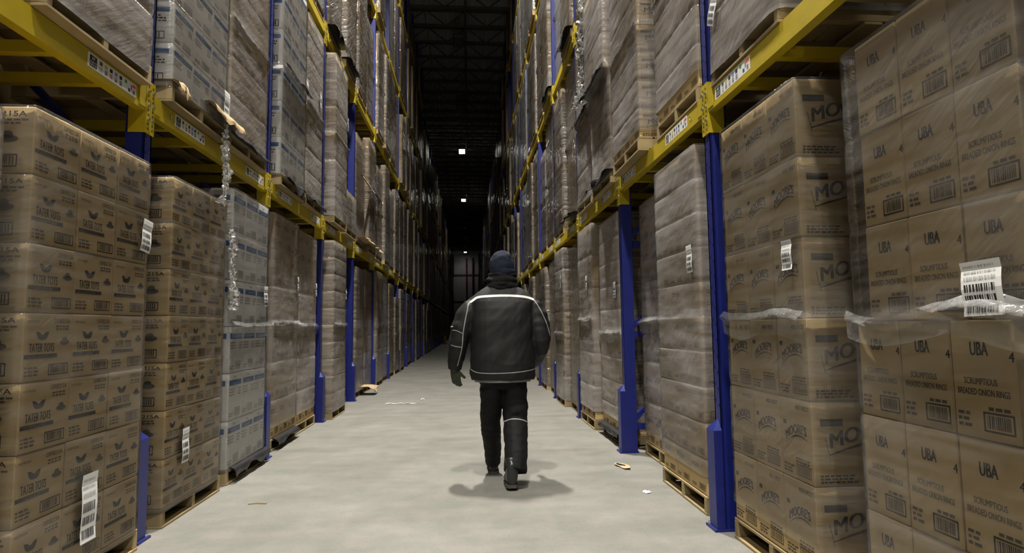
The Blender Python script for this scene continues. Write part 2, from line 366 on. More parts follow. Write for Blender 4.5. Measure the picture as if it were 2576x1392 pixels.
# ------------------------------------------------------------------ racking
BAY = 2.2366
YL, YR = 3.865, 3.73
def upy(s, i): return (YL if s > 0 else YR) + BAY*i          # far edge of the post's foot
XC = {1: -1.987, -1: 1.5485}                                  # aisle face of the posts
TZ = [0] + [2.47+2.775*i for i in range(4)]                   # lower edge of the beam brackets
def pz(t): return 0.0 if t == 0 else TZ[t] + .27              # where pallets stand
NB = 36
def frame_parts(s, top, detail):
    o = empty('upright_frame')
    q = -s                                                    # +X away from aisle = q
    def col(name, xo, par):
        m = MB(); x0, x1 = sorted((xo, xo+q*.10)); y0, y1 = -.135, -.045
        xf = xo
        m.box(min(xf, xf+q*.012), max(xf, xf+q*.012), y0, y1, 0, top, 'blue')               # aisle flange
        m.box(x0, x1, y0, y0+.012, 0, top, 'blue'); m.box(x0, x1, y1-.012, y1, 0, top, 'blue')
        xr = xo+q*.10
        m.box(min(xr, xr+q*.01), max(xr, xr+q*.01), y0, y0+.03, 0, top, 'blue'); m.box(min(xr, xr+q*.01), max(xr, xr+q*.01), y1-.03, y1, 0, top, 'blue')
        if detail:
            z = .75
            while z < top-.1:
                for yy in (-.112, -.068):
                    P = [(math.cos(a*PI/3)*.0065, math.sin(a*PI/3)*.010) for a in range(6)]
                    zz = z+(.0 if yy < -.09 else .03)
                    pts = [Vector((xf-q*.0012, yy+(a if s > 0 else -a), zz+b)) for a, b in P]
                    m.add(pts, [tuple(range(6))], 'hole')
                z += .1
            return m.build(name, par)
        return m.build(name, par)
    col('column', 0, o)
    if detail: col('column', q*1.02, o)
    m = MB(); m.box(min(-q*.068, q*.12), max(-q*.068, q*.12), -.145, .0, 0, .014, 'blue'); bp = m.build('base_plate', o)
    m = MB()
    for xx in (-q*.05, q*.02): m.tube([(xx, -.025, .014), (xx, -.025, .03)], .012, 'steel', 6)
    m.build('anchor_bolt', bp)
    # sloped-top foot guard welded to the aisle face
    m = MB(); xa, xb = -q*.052, -q*.0005
    ya, yb = -.137, -.03
    vs = [(xa, ya, .014), (xb, ya, .014), (xb, yb, .014), (xa, yb, .014), (xa, ya, .60), (xb, ya, .60), (xb, yb, .60), (xa, yb, .60), (xb, (ya+yb)/2, .665)]
    m.add(vs, [(0, 1, 2, 3), (0, 4, 5, 1), (2, 6, 7, 3), (0, 3, 7, 4), (1, 5, 6, 2), (4, 7, 8), (4, 8, 5), (7, 6, 8)], 'blue'); m.build('foot_guard', o)
    if detail:
        z = .25; flip = 0
        xa, xb = q*.115, q*1.015
        while z < top-1.2:
            m = MB(); m.box(min(xa, xb), max(xa, xb), -.11, -.07, z-.03, z+.03, 'blue'); m.build('strut', o)
            m = MB(); a, b = ((xa, -.09, z+.08), (xb, -.09, z+1.06))
            m.bar(a, b, .035, .06, 'blue', up=Vector((0, 1, 0))); m.build('brace', o)
            z += .91
    return o
protos_all = {}
for s in (1, -1):
    protos = {}
    for i in range(-1, NB+1):
        y = upy(s, i); top = 13.0 if y < 26 else 11.3; det = i < 6
        if y > YEND-9: break
        k = (top, det)
        if k not in protos: o = protos[k] = protos_all.setdefault(s, frame_parts(s, top, det)) if not protos else frame_parts(s, top, det)
        else: o = copy_tree(protos[k])
        o.location = (XC[s], y, 0)
        tag(o, f'blue steel rack upright with foot guard, {ordw(i+2)} post along the {SIDE[s]} carton side', 'rack upright', 'rack uprights')

def location_label(par, y0, s, xf, z0):
    # white bay label with black number block and coloured check cells
    m = MB(); q = -s
    L, h = .455, .078
    x = xf - q*.003
    u = Vector((0, 1, 0)) if s > 0 else Vector((0, -1, 0))
    o = Vector((x, y0 if s > 0 else y0+L, z0))
    def R(a, b, c, d, mat, off=.0006): # rectangle a..b, c..d in label frame
        e = o - Vector((q*off, 0, 0)); m.add([e+u*a+V3*c, e+u*b+V3*c, e+u*b+V3*d, e+u*a+V3*d], [(0, 1, 2, 3)], mat)
    m.box(min(x, xf-q*.0005), max(x, xf-q*.0005), y0, y0+L, z0, z0+h, 'label')
    R(.015, .075, .008, .070, 'ink')
    e = o - Vector((q*.0012, 0, 0))
    m.text('AF', e+u*.030+V3*.045, u, V3, .028, .020, 'label', .01); m.text('003', e+u*.020+V3*.012, u, V3, .048, .028, 'label', .02)
    for k, (ca, cb) in enumerate((('softink', 'greyink'), ('olive', 'ink'), ('ink', 'red'), ('bluel', 'ink'), ('ink', 'ink'))):
        a = .098+k*.046
        R(a, a+.026, .046, .068, ca); R(a, a+.026, .010, .040, 'greyink'); R(a+.003, a+.023, .014, .024, cb); R(a+.006, a+.02, .028, .036, cb)
    R(.335, .357, .050, .070, 'green'); R(.372, .392, .012, .032, 'navy'); R(.40, .408, .03, .06, 'ink')
    R(.412, .448, .050, .068, 'red'); R(.418, .440, .010, .040, 'greyink'); R(.421, .437, .014, .034, 'ink')
    return m.build('location_label', par)
def beam_parts(s, detail, front=True):
    # runs from y=0 (post) to y=BAY-.09; aisle face at x=0
    o = empty('load_beam'); q = -s
    y0, y1 = 0.0, BAY-.092
    m = MB(); x0, x1 = sorted((0, q*.045))
    m.box(x0, x1, y0+.004, y1-.004, .155, .265, 'yellow')
    m.box(min(-q*.004, q*.05), max(-q*.004, q*.05), y0+.004, y1-.004, .135, .168, 'yellow'); 
    m.build('beam', o)
    if detail:
        for ye, sg in ((y0, -1), (y1, 1)):
            m = MB()
            ya, yb = sorted((ye, ye-sg*.006))
            m.box(min(-q*.004, q*.095), max(-q*.004, q*.095), ya, yb, 0, .335, 'yellow')       # end plate
            yc, yd = sorted((ye-sg*.004, ye+sg*.040))
            m.box(min(-q*.009, -q*.0015), max(-q*.009, -q*.0015), yc, yd, 0, .335, 'yellow')    # flange on the post
            ye2, yf2 = sorted((ye-sg*.006, ye-sg*.075))
            m.box(min(-q*.0075, -q*.0005), max(-q*.0075, -q*.0005), ye2, yf2, .155, .30 if sg > 0 else .265, 'yellow')
            br = m.build('end_bracket', o)
            m = MB(); yh = ye+sg*.022
            for zz in (.03, .06, .12, .15, .21, .24, .30):
                P = [Vector((-q*.0098, yh+(math.cos(a*PI/3)*.006)*(1 if s > 0 else -1), zz+math.sin(a*PI/3)*.009)) for a in range(6)]
                m.add(P, [tuple(range(6))], 'hole')
            for zz in (.09, .18, .27):
                m.tube([(-q*.009, yh, zz), (-q*.020, yh, zz)], .010, 'steel', 6)
            m.build('bolt', br)
        m = MB(); yy = y0+.22
        m.tube([(-q*.001, yy, .215), (-q*.008, yy, .215)], .007, 'steel', 6); m.tube([(-q*.002, yy, .218), (-q*.004, yy-.004, .19)], .004, 'steel', 5); m.build('lock_pin', o)
    return o
plates = []
for s in (1, -1):
    bp = {}
    for i in range(-1, NB):
        y = upy(s, i)-.042
        if y+BAY > YEND-9: break
        for t in range(1, 5):
            if t == 4 and y > 24: continue
            if i < (0, -1, 1, 3, 5)[t]: continue
            d = i < 9
            if d not in bp: o = bp[d] = beam_parts(s, d)
            else: o = copy_tree(bp[d])
            o.location = (XC[s], y, TZ[t])
            if t == 1 and i < 12:
                plates.append((o, BAY-.092-.565, s))
                if i >= 0: plates.append((o, .28, s))
            tag(o, f'yellow load beam, level {("one","two","three","four")[t-1]}, {ordw(i+2)} bay on the {SIDE[s]} side', 'rack beam', 'rack load beams')
    # bars across the beams under the pallets
    for i in range(-1, 6):
        for t in ((1,) if i < 1 else (1, 2)):
            for k, dy in enumerate((.27, .64, 1.36, 1.74)):
                m = MB(); xs = sorted((XC[s]-s*.052, XC[s]-s*1.05)); y = upy(s, i)+dy
                m.box(xs[0], xs[1], y-.025, y+.025, TZ[t]+.145, TZ[t]+.205, 'yellow')
                o = m.build('pallet_support_bar'); tag(o, f'yellow bar under pallets, {ORD[k]} of four, {ordw(i+2)} bay, level {("one", "two")[t-1]}, {SIDE[s]} side', 'rack bar', 'pallet support bars')
    # rear beams of the same rack and the next rack behind, seen under the first level
    for i in range(-1, 4):
        if i < 3:
            o = copy_tree(protos_all[s]); o.location = (XC[s]-s*1.36, upy(s, i), 0); tag(o, f'shadowed blue upright of the rack behind, {ordw(i+2)} post, {SIDE[s]} side', 'rack upright', 'rack uprights')
        for j, xo in enumerate((1.06, 1.36, 2.42)):
            if j and i > 2: continue
            o = copy_tree(bp[True]); o.location = (XC[s]-s*xo+(-s*0), upy(s, i)-.042, TZ[1])
            nm = ('rear beam of the front rack', 'front beam of the rack behind', 'rear beam of the rack behind')[j]
            tag(o, f'shadowed yellow {nm}, {ordw(i+2)} bay, {SIDE[s]} side', 'rack beam', 'rack load beams')

pl = {}
for o, y0, s in plates:
    if (s, y0) not in pl: pl[s, y0] = location_label(o, y0, s, 0, .172)
    else: copy_tree(pl[s, y0], o)

# ------------------------------------------------------------------ pallets
def pallet_parts(w, d, detail):
    # canonical: aisle edge along x at y=0, depth to +y
    o = empty('wooden_pallet')
    h = .118
    if not detail:
        C.objects.unlink(o); bpy.data.objects.remove(o)
        m = MB(); m.box(-w/2, w/2, 0, d, .098, h, 'wood'); m.box(-w/2, w/2, 0, .10, 0, .016, 'wood'); m.box(-w/2, w/2, d-.1, d, 0, .016, 'wood')
        for xx in (-w/2, -.02, w/2-.04): m.box(xx, xx+.04, .002, d-.002, .016, .098, 'wood')
        return m.build('wooden_pallet')
    m = MB(); n = 7; g = d/n
    for k in range(n): m.cbox(-w/2, w/2, k*g+.004, (k+1)*g-.012, .101, h, 'wood', .002)
    m.build('top_deck', o)
    for xx in (-w/2+.001, -.02, w/2-.041):
        m = MB(); m.cbox(xx, xx+.04, .003, d-.003, .0165, .1005, 'wood', .002); m.build('stringer', o)
    m = MB()
    for k in (0, 2, 4): m.cbox(-w/2, w/2, .0+k*(d-.095)/4, k*(d-.095)/4+.095, 0, .016, 'wood', .002)
    m.build('bottom_deck', o)
    return o
ROT = {1: PI/2, -1: -PI/2}

# ------------------------------------------------------------------ printed cartons
def barcode(m, o, u, w, h, rng, mat='ink', frame=True):
    def R(a, b, c, d): m.add([o+u*a+V3*c, o+u*b+V3*c, o+u*b+V3*d, o+u*a+V3*d], [(0, 1, 2, 3)], mat)
    t = h*.10
    if frame: R(0, w, 0, t); R(0, w, h-t, h); R(0, t, t, h-t); R(w-t, w, t, h-t)
    x = w*.12
    while x < w*.88:
        bw = w*rng.choice((.018, .03, .045)); R(x, min(x+bw, w*.9), h*.18, h*.84); x += bw + w*rng.choice((.02, .03, .04))
def lines(m, o, u, w, h, n, mat, rng):
    # rows of small print too fine to read
    for k in range(n):
        y = h*(n-1-k)/n; x = 0; hh = h/n*.55; lim = w*rng.uniform(.7, 1)
        while x < lim:
            cw = rng.uniform(.012, .03); m.add([o+u*x+V3*y, o+u*(x+cw)+V3*y, o+u*(x+cw)+V3*(y+hh), o+u*x+V3*(y+hh)], [(0, 1, 2, 3)], mat); x += cw+.006
def hat_mark(m, o, u, s, mat):
    P = [(math.cos(a*PI/10)*s*.55, math.sin(a*PI/10)*s*.2) for a in range(20)]
    m.poly(P, o, u, V3, mat)
    P = [(-s*.3, 0), (s*.3, 0), (s*.26, s*.32), (s*.1, s*.42), (-s*.12, s*.4), (-s*.27, s*.3)]
    m.poly(P, o, u, V3, mat)
def wing_mark(m, o, u, s, h, mat):
    L = [(-.52, .50), (-.30, .46), (-.18, .36), (-.11, .24), (.0, .16), (.0, -.34), (-.2, -.32), (-.36, -.16), (-.45, .12)]
    m.poly([(a*s, b*h/.84) for a, b in L], o, u, V3, mat)
    m.poly([(-a*s, b*h/.84) for a, b in L][::-1], o, u, V3, mat)
def arch_logo(m, o, u, w, h, mat, rise, arch):
    m.text("MOORE'S", o, u, V3, w, h, mat, .07, arch=arch, rise=rise)
    n = 12; P = []
    for k in range(n+1):
        x = k/n; yb = -h*.42 + arch*(1-(2*x-1)**2)*1.15 + rise*x
        P.append((x*w*1.04-w*.02, yb))
    for k in range(n):
        (a, b), (c, d) = P[k], P[k+1]; t = h*.19*(.3+.7*math.sin(PI*(k+.5)/n))
        m.poly([(a, b), (c, d), (c, d+t), (a, b+t)], o, u, V3, mat)
def carton_mesh(kind, L, D, H, seed):
    rng = random.Random(seed); m = MB(); base = 'white' if kind == 'white' else 'card'
    m.cbox(-L/2, L/2, 0, D, 0, H, base, .0045)
    faces = ((Vector((-L/2, -.0007, 0)), U, L, 'a'), (Vector((-L/2-.0007, D, 0)), Vector((0, -1, 0)), D, 'e'), (Vector((L/2+.0007, 0, 0)), Vector((0, 1, 0)), D, 'e'))
    for o, u, w, f in faces:
        P = lambda a, b: o+u*(a*w)+V3*(b*H)
        n = u.cross(V3)*.0006
        if kind == 'potato':
            if f == 'a':
                wing_mark(m, P(.37, .655), u, w*.25, H*.125, 'ink'); m.text('TATER TOTS', P(.12, .425), u, V3, w*.50, H*.13, 'ink', .03)
                o2 = P(.03, .335); m.poly([(0, 0), (w*.66, 0), (w*.66, H*.06), (0, H*.06)], o2, u, V3, 'ink')
                lines(m, P(.08, .345)+n, u, w*.6, H*.04, 1, 'softink', rng)
                barcode(m, P(.52, .07), u, w*.42, H*.17, rng); m.text('KEEP FROZEN', P(.06, .86), u, V3, w*.24, H*.035, 'softink', .01)
                m.text('OIF00215A', P(.60, .86), u, V3, w*.34, H*.07, 'softink', .02); lines(m, P(.64, .75), u, w*.3, H*.09, 2, 'softink', rng)
                hat_mark(m, P(.84, .56), u, .06, 'softink'); lines(m, P(.05, .08), u, w*.3, H*.16, 3, 'softink', rng)
            else:
                m.text('OIF00215A', P(.10, .86), u, V3, w*.78, H*.075, 'ink', .03); lines(m, P(.22, .74), u, w*.66, H*.10, 2, 'softink', rng)
                hat_mark(m, P(.62, .52), u, .085, 'softink'); barcode(m, P(.26, .10), u, w*.52, H*.19, rng); lines(m, P(.10, .36), u, w*.3, H*.1, 2, 'softink', rng)
        elif kind == 'white':
            a0, a1 = (.08, .97) if f == 'a' else (.22, .95)
            o2 = P(a0, .74); m.poly([(0, 0), (w*(a1-a0), 0), (w*(a1-a0), H*.115), (0, H*.115)], o2, u, V3, 'blueband')
            if f == 'a':
                lines(m, P(.34, .765)+n, u, w*.42, H*.065, 1, 'paleblue', rng); lines(m, P(.42, .90), u, w*.14, H*.05, 1, 'greyink', rng)
                lines(m, P(.08, .52), u, w*.40, H*.18, 3, 'greyink', rng); lines(m, P(.74, .52), u, w*.2, H*.18, 3, 'greyink', rng)
                barcode(m, P(.48, .08), u, w*.40, H*.17, rng, 'greyink'); lines(m, P(.08, .08), u, w*.3, H*.1, 2, 'greyink', rng)
            else:
                lines(m, P(.42, .50), u, w*.48, H*.20, 3, 'ink', rng); barcode(m, P(.36, .08), u, w*.52, H*.19, rng); lines(m, P(.08, .2), u, w*.2, H*.12, 2, 'greyink', rng)
        elif kind == 'ubacarton':
            if f == 'a':
                m.text('UBA', P(.33, .70), u, V3, w*.28, H*.115, 'ink', .045)
                m.text('SCRUMPTIOUS', P(.20, .455), u, V3, w*.52, H*.055, 'softink', .02); m.text('BREADED ONION RINGS', P(.08, .365), u, V3, w*.82, H*.055, 'softink', .02)
                barcode(m, P(.47, .07), u, w*.47, H*.165, rng); lines(m, P(.56, .25), u, w*.36, H*.05, 1, 'softink', rng); lines(m, P(.06, .09), u, w*.26, H*.15, 3, 'softink', rng)
                m.text('4', P(.92, .66), u, V3, .018, .03, 'ink', .03)
            else:
                m.text('UBA', P(.42, .72), u, V3, w*.3, H*.09, 'ink', .045); lines(m, P(.3, .42), u, w*.5, H*.24, 6, 'softink', rng); lines(m, P(.25, .1), u, w*.3, H*.15, 3, 'softink', rng)
        elif kind == 'battered':
            if f == 'a':
                arch_logo(m, P(.16, .46), u, w*.66, H*.115, 'ink', H*.10, H*.06); o2 = P(.08, .66); m.poly([(0, 0), (w*.11, 0), (w*.11, H*.055), (0, H*.055)], o2, u, V3, 'ink')
                m.text('40010027', P(.50, .87), u, V3, w*.42, H*.055, 'softink', .02); barcode(m, P(.46, .06), u, w*.46, H*.14, rng, 'softink'); lines(m, P(.46, .215), u, w*.46, H*.08, 2, 'softink', rng)
                lines(m, P(.05, .06), u, w*.32, H*.12, 3, 'softink', rng)
            else:
                arch_logo(m, P(.17, .44), u, w*.78, H*.185, 'ink', H*.22, H*.02); o2 = P(.08, .71); m.poly([(0, 0), (w*.22, 0), (w*.22, H*.085), (0, H*.085)], o2, u, V3, 'ink')
                m.text('McCain', P(.10, .73)+n, u, V3, w*.17, H*.05, 'softink', .01)
                t = .003
                m.poly([(0, 0), (t, 0), (-.02+t, H*.25), (-.02, H*.25)], P(.16, .32), u, V3, 'ink'); lines(m, P(.06, .04), u, w*.36, H*.11, 3, 'ink', rng)
        elif kind == 'plain':
            barcode(m, P(.52, .10), u, w*.38, H*.16, rng, 'softink'); lines(m, P(.1, .66), u, w*.45, H*.14, 2, 'softink', rng); lines(m, P(.08, .1), u, w*.26, H*.1, 2, 'softink', rng)
            if f == 'e': barcode(m, P(.1, .14), u, w*.5, H*.2, rng, 'ink'); m.text('10010011', P(.12, .86), u, V3, w*.6, H*.07, 'ink', .02)
    return m
KIND = dict(potato=('potato_carton', 'brown potato carton'), white=('white_carton', 'white blue-band carton'), ubacarton=('onion_ring_carton', 'brown ring-print carton'),
            battered=('arched_logo_carton', 'brown arched-print carton'), plain=('brown_carton', 'plain brown carton'))

# ------------------------------------------------------------------ stretch film
def shell_path(w, d, n1, n2, n3, off):
    # canonical: aisle face at y=0 between x=-w/2..w/2, depth +y ; returns (point, normal, run)
    r = .02; P = []
    def seg(a, b, n, nr):
        for k in range(n): t = k/n; P.append((Vector(a)*(1-t)+Vector(b)*t, Vector(nr)))
    a = -w/2; b = w/2
    seg((a, d), (a, r), n1, (-1, 0)); P.append((Vector((a+.006, .006)), Vector((-.7, -.7)))); seg((a+r, 0), (b-r, 0), n2, (0, -1)); P.append((Vector((b-.006, .006)), Vector((.7, -.7))))
    seg((b, r), (b, d), n3, (1, 0)); P.append((Vector((b, d)), Vector((1, 0))))
    return [(p + n*off, n) for p, n in P]
def film_mesh(w, d, h, seed, hi, split, ridge=.03, mat='film', bot=.02, xh=0, lay=None):
    rng = random.Random(seed); sd = Vector((rng.uniform(0, 50), rng.uniform(0, 50), rng.uniform(0, 50)))
    n1, n2, n3 = (14, 34, 6) if hi else (3, 6, 2)
    path = shell_path(w, d, n1, n2, n3, .011)
    nz = 64 if hi else 10
    zs = [-bot + (h+bot+.004)*k/nz for k in range(nz+1)]
    if hi and lay:
        nl = round(h/lay); zs = []
        for k in range(nl):
            for f in (.04, .14, .32, .5, .68, .82, .93, .975, 1.0): zs.append((k+f)*lay)
        zs = [z for z in [-bot]+[-bot+.02]+zs if z >= -bot]+[h+.004]; zs = sorted(set(round(z, 4) for z in zs)); nz = len(zs)-1
    m = MB(); vs = []; k0 = len(path)
    for z in zs:
        for i, (p, nr) in enumerate(path):
            q = Vector((p.x*2.2, p.y*2.2, z*3.0)) + sd
            fl_ = .35 if abs(nr.x) > .9 else 1
            e = .0032*noise.noise(q*2.0)*fl_ + .0032*fl_*abs(noise.noise(Vector((q.x*1.2+z*4.0, q.y*1.2, z*9))+sd))
            if hi: e += .0022*fl_*abs(noise.noise(q*6))
            if split is not None:
                dz = z-split-.018*noise.noise(Vector((p.x*3, p.y*3, 0))+sd)
                a = ridge*max(.15, .6+.9*noise.noise(Vector((p.x*2.2, p.y*2.2, 3.1))+sd))
                e += a*math.exp(-(max(dz, 0)/.018)**2 - (min(dz, 0)/.05)**2) 
            if z < .25: e += .012*(1-z/.25)*max(0, noise.noise(q*1.3)+.4)
            if lay:
                fz = (z/lay) % 1.0; tight = .5+.5*noise.noise(Vector((p.x*1.7, p.y*1.7, round(z/lay)*3.3))+sd)
                e += .010*tight*(min(1, fz/.1) * min(1, (1-fz)/.035) - .4) if z > .02 else 0
            e = max(e, -.004)
            sh = -xh*min(1, max(0, (z-split+.03)/.06)) if xh and split else 0
            vs.append((p.x+nr.x*e, p.y+nr.y*e+sh, z))
    # turned in over the top
    for i, (p, nr) in enumerate(path):
        e = .05+.03*noise.noise(Vector((p.x*5, p.y*5, 1))+sd)
        vs.append((p.x-nr.x*e, p.y-nr.y*e-xh, h+.008))
    fs = []
    for j in range(nz+1):
        for i in range(k0-1): fs.append((j*k0+i, j*k0+i+1, (j+1)*k0+i+1, (j+1)*k0+i))
    m.add(vs, fs, mat)
    return m
def ship_label(par, x, z, w, h, tilt, seed, y=-.016):
    rng = random.Random(seed); m = MB(); n = 6
    ct, st = math.cos(tilt), math.sin(tilt)
    uu_ = Vector((ct, 0, st)); vv = Vector((-st, 0, ct)); o = Vector((x, y, z))
    vs = []
    bow = lambda t: Vector((0, -.004-.006*abs(math.sin(t*5+seed)), 0))
    for k in range(n+1):
        t = k/n; vs += [o-uu_*w/2+vv*(t-.5)*h+bow(t), o+uu_*w/2+vv*(t-.5)*h+bow(t)]
    m.add(vs, [(2*k, 2*k+1, 2*k+3, 2*k+2) for k in range(n)], 'label')
    def strip(a, b, c, d, mat='ink'):
        def pt(a_, c_): return o+uu_*(a_-.5)*w+vv*(c_-.5)*h+bow(c_)+Vector((0, -.0012, 0))
        m.add([pt(a, c), pt(b, c), pt(b, d), pt(a, d)], [(0, 1, 2, 3)], mat)
    for c, d in ((.06, .20), (.26, .38), (.44, .58), (.66, .72), (.78, .82), (.88, .92)):
        xx = .08
        while xx < .85:
            bw = rng.choice((.015, .03, .05)); strip(xx, xx+bw, c, d, 'ink' if d < .6 else 'greyink'); xx += bw+rng.choice((.02, .035))
    return m.build('shipping_label', par)

# ------------------------------------------------------------------ loads
mesh_cache = {}
stuffB = {'brown': MB(), 'white': MB()}
stuffF = MB(); stuffP = MB()
def place(o, s, x, y, z): o.location = (x, y, z); o.rotation_euler = (0, 0, ROT[s])
counts = {}
far_film = {}
def slot_name(s, i, t, near): return f'{TIER[t]} tier {"near" if near else "far"} pallet, {ordw(i+2)} bay {SIDE[s]}'
pal_protos = {}
def add_load(s, i, t, near, xf, ya, yb, top, kind, nY=3, nL=None, H=None, split=True, detail=2, label=None, film='film', D=.45, ridge=.03, base=0, palx=0, halfshift=0, pallet=True, front=True, fbot=.02, xh=0):
    """detail 2: every carton an object; 1: cartons in bulk, film and pallet objects; 0: all in bulk"""
    yc = (ya+yb)/2; w = yb-ya; zb = pz(t)+base; ph = .118 if pallet else 0
    h = top-zb-ph; slot = slot_name(s, i, t, near)
    nL = nL or max(3, round(h/.33)); H = h/nL
    z0 = zb+ph
    q = -s
    # pallet
    if pallet:
        wd = round(w+.01, 2); kd = (wd, detail == 2)
        if detail:
            if kd not in pal_protos: po = pal_protos[kd] = pallet_parts(wd, 1.0, detail == 2)
            else: po = copy_tree(pal_protos[kd])
            place(po, s, xf+s*(.012+palx), yc, zb)
            tag(po, f'wooden pallet carrying cartons, {slot} side', 'pallet', 'wooden pallets')
        else:
            x0, x1 = sorted((xf, xf+q*1.0)); stuffP.box(x0, x1, ya, yb, zb+.095, zb+.118, 'wood'); stuffP.box(x0, x1, ya, ya+.08, zb, zb+.095, 'wood'); stuffP.box(x0, x1, yb-.08, yb, zb, zb+.095, 'wood')
    L = w/nY
    rng = random.Random(hash((s, i, t, near, 5)) & 0xffff)
    half = nL//2 if split else None
    if detail == 2:
        nm, desc = KIND[kind]
        key = (kind, round(L, 3), D, round(H, 3))
        if key not in mesh_cache:
            o = carton_mesh(kind, L-.006, D-.006, H-.003, len(mesh_cache)).build(nm); mesh_cache[key] = o.data; C.objects.unlink(o); bpy.data.objects.remove(o)
        me = mesh_cache[key]
        for l in range(nL):
            dx = (halfshift if half and l >= half else 0)
            cols = [(j, 0) for j in range(nY)] + ([(0, 1)] if front else [])
            for j, dd in cols:
                o = bpy.data.objects.new(nm, me); C.objects.link(o)
                jj = j if True else 0
                place(o, s, xf+q*(dd*D+rng.uniform(0, .005)-(xh if half and l >= half else 0)), ya+L*(j+.5)+rng.uniform(-.0015, .0015)+dx, z0+l*H+.001)
                o.rotation_euler.z += rng.uniform(-.004, .004)
                pos = ('near end', 'second along', 'third along', 'fourth along', 'fifth along')[j] if not dd else 'near end behind'
                tag(o, f'{desc}, {ordw(l+1)} layer, {pos}, {slot}', 'carton', f'{desc}s')
    else:
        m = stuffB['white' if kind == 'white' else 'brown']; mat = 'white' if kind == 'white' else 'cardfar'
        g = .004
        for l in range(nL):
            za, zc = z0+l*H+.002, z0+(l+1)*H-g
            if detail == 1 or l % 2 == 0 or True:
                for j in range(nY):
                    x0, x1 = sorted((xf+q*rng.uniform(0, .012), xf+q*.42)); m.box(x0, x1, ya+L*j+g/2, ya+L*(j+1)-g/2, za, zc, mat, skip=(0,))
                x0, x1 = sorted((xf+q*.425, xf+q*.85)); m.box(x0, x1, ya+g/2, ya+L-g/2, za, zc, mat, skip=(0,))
    # film
    sp = (half*H if half else None)
    if detail == 2:
        fo = film_mesh(w+abs(halfshift), .92, h, hash((s, i, t, near)) & 0xfff, True, sp, ridge, film, fbot, xh, H).build('stretch_wrap', smooth=True)
        place(fo, s, xf, yc+halfshift/2, z0)
        if half and ridge >= .02:
            m = MB(); n = 40; k = 8; sd = Vector((rng.uniform(0, 90), rng.uniform(0, 90), 0)); vs = []; W = w+abs(halfshift)+.03
            prof = ((.05, 0), (.032, .30), (.016, .75), (.004, 1.0), (-.008, .9), (-.018, .45), (-.05, .2), (-.12, 0)); k = len(prof)
            for a in range(n+1):
                f = a/n; x = -W/2+W*f; zz = sp+.03*noise.noise(Vector((f*2.6, 0, 2))+sd)*(ridge/.03); rad = .012+1.15*ridge*max(0, noise.noise(Vector((f*2.7, 5, 0))+sd)+.35)
                for dz, dy in prof:
                    q2 = 1+.45*noise.noise(Vector((dz*30, f*13, 1))+sd); sc_ = .55+rad*9
                    vs.append((x, -.013-ridge*.3-xh*.5-rad*dy*q2, zz+dz*sc_+.006*noise.noise(Vector((dz*20, f*9, 7))+sd)))
            m.add(vs, [(a*k+b, a*k+b+1, (a+1)*k+b+1, (a+1)*k+b) for a in range(n) for b in range(k-1)], 'filmfold'); m.build('gathered_fold', fo, smooth=True)
    elif detail == 1:
        v = (hash((s, i, t, near, 1)) % 6)
        if v not in far_film:
            o = film_mesh(.9, .92, 2.2, v*13+1, True, 1.1 if v % 2 else None, .03, 'filmfar', lay=.314).build('stretch_wrap', smooth=True); far_film[v] = o.data; C.objects.unlink(o); bpy.data.objects.remove(o)
        fo = bpy.data.objects.new('stretch_wrap', far_film[v]); C.objects.link(fo); place(fo, s, xf+s*.004, yc, z0); fo.scale = (w/.9, 1, h/2.2); fo.rotation_euler.z += rng.uniform(-.006, .006)
    else:
        x0, x1 = xf+s*.011, xf+q*.9
        ny, nz = 3, 4; vs = []; ry = lambda: rng.uniform(-.01, .01)
        pts = [(x1, ya-.011), (x0, ya-.011), (x0, yc), (x0, yb+.011)]
        for a in range(nz+1):
            for px, py in pts: vs.append((px+ry()*(a not in (0, nz)), py, z0+h*a/nz))
        stuffF.add(vs, [(a*4+b, a*4+b+1, (a+1)*4+b+1, (a+1)*4+b) for a in range(nz) for b in range(3)], 'filmfar')
        return
    tag(fo, f'clear stretch wrap around cartons, {slot} side', 'plastic wrap', 'stretch wraps')
    for k, (Y_, Z_, w_, h_, t_) in enumerate(label or ()): ship_label(fo, s*(Y_-yc-(halfshift/2 if detail == 2 else 0)), Z_-z0, w_, h_, t_, k+i+t, -.024 if ridge < .05 else -.045)
    return fo

done = set()
def L_(s, i, t, near, *a, **k): done.add((s, i, t, near)); return add_load(s, i, t, near, *a, **k)
# floor tier, potato side
L_(1, -1, 0, True, -1.915, 1.62, 2.54, 2.17, 'potato', nL=7, D=.30)
L_(1, -1, 0, False, -1.90, 2.70, 3.655, 2.245, 'potato', nL=7, D=.30, label=[(3.163, .384, .12, .33, 0), (3.585, 1.80, .10, .19, -.12)], film='filmclear', ridge=.012)
L_(1, 0, 0, True, -1.94, 4.02, 4.885, 2.265, 'potato', nL=7, D=.30, label=[(4.252, .475, .095, .23, .03)], film='filmclear', ridge=.008)
L_(1, 0, 0, False, -1.945, 5.04, 5.92, 2.43, 'white', nL=6, label=[(5.80, 1.56, .10, .19, .05)], film='filmclear', ridge=.025)
L_(1, 1, 0, True, -2.02, 6.33, 7.24, 2.48, 'plain', nL=6, label=[(7.14, 1.777, .05, .16, 0)], fbot=-.12, ridge=.03)
L_(1, 1, 0, False, -2.03, 7.28, 8.13, 2.44, 'plain', nL=6, front=False, label=[(8.02, 1.76, .06, .17, 0)], fbot=-.12, ridge=.03)
L_(1, 2, 0, True, -1.87, 8.42, 9.28, 2.48, 'plain', nL=10, label=[(9.17, 1.77, .07, .15, 0)], ridge=.02)
L_(1, 2, 0, False, -2.07, 9.42, 10.30, 2.2, 'plain', nL=7, detail=1)
L_(1, 3, 0, True, -2.02, 10.85, 11.74, 2.36, 'plain', nL=6, detail=1)
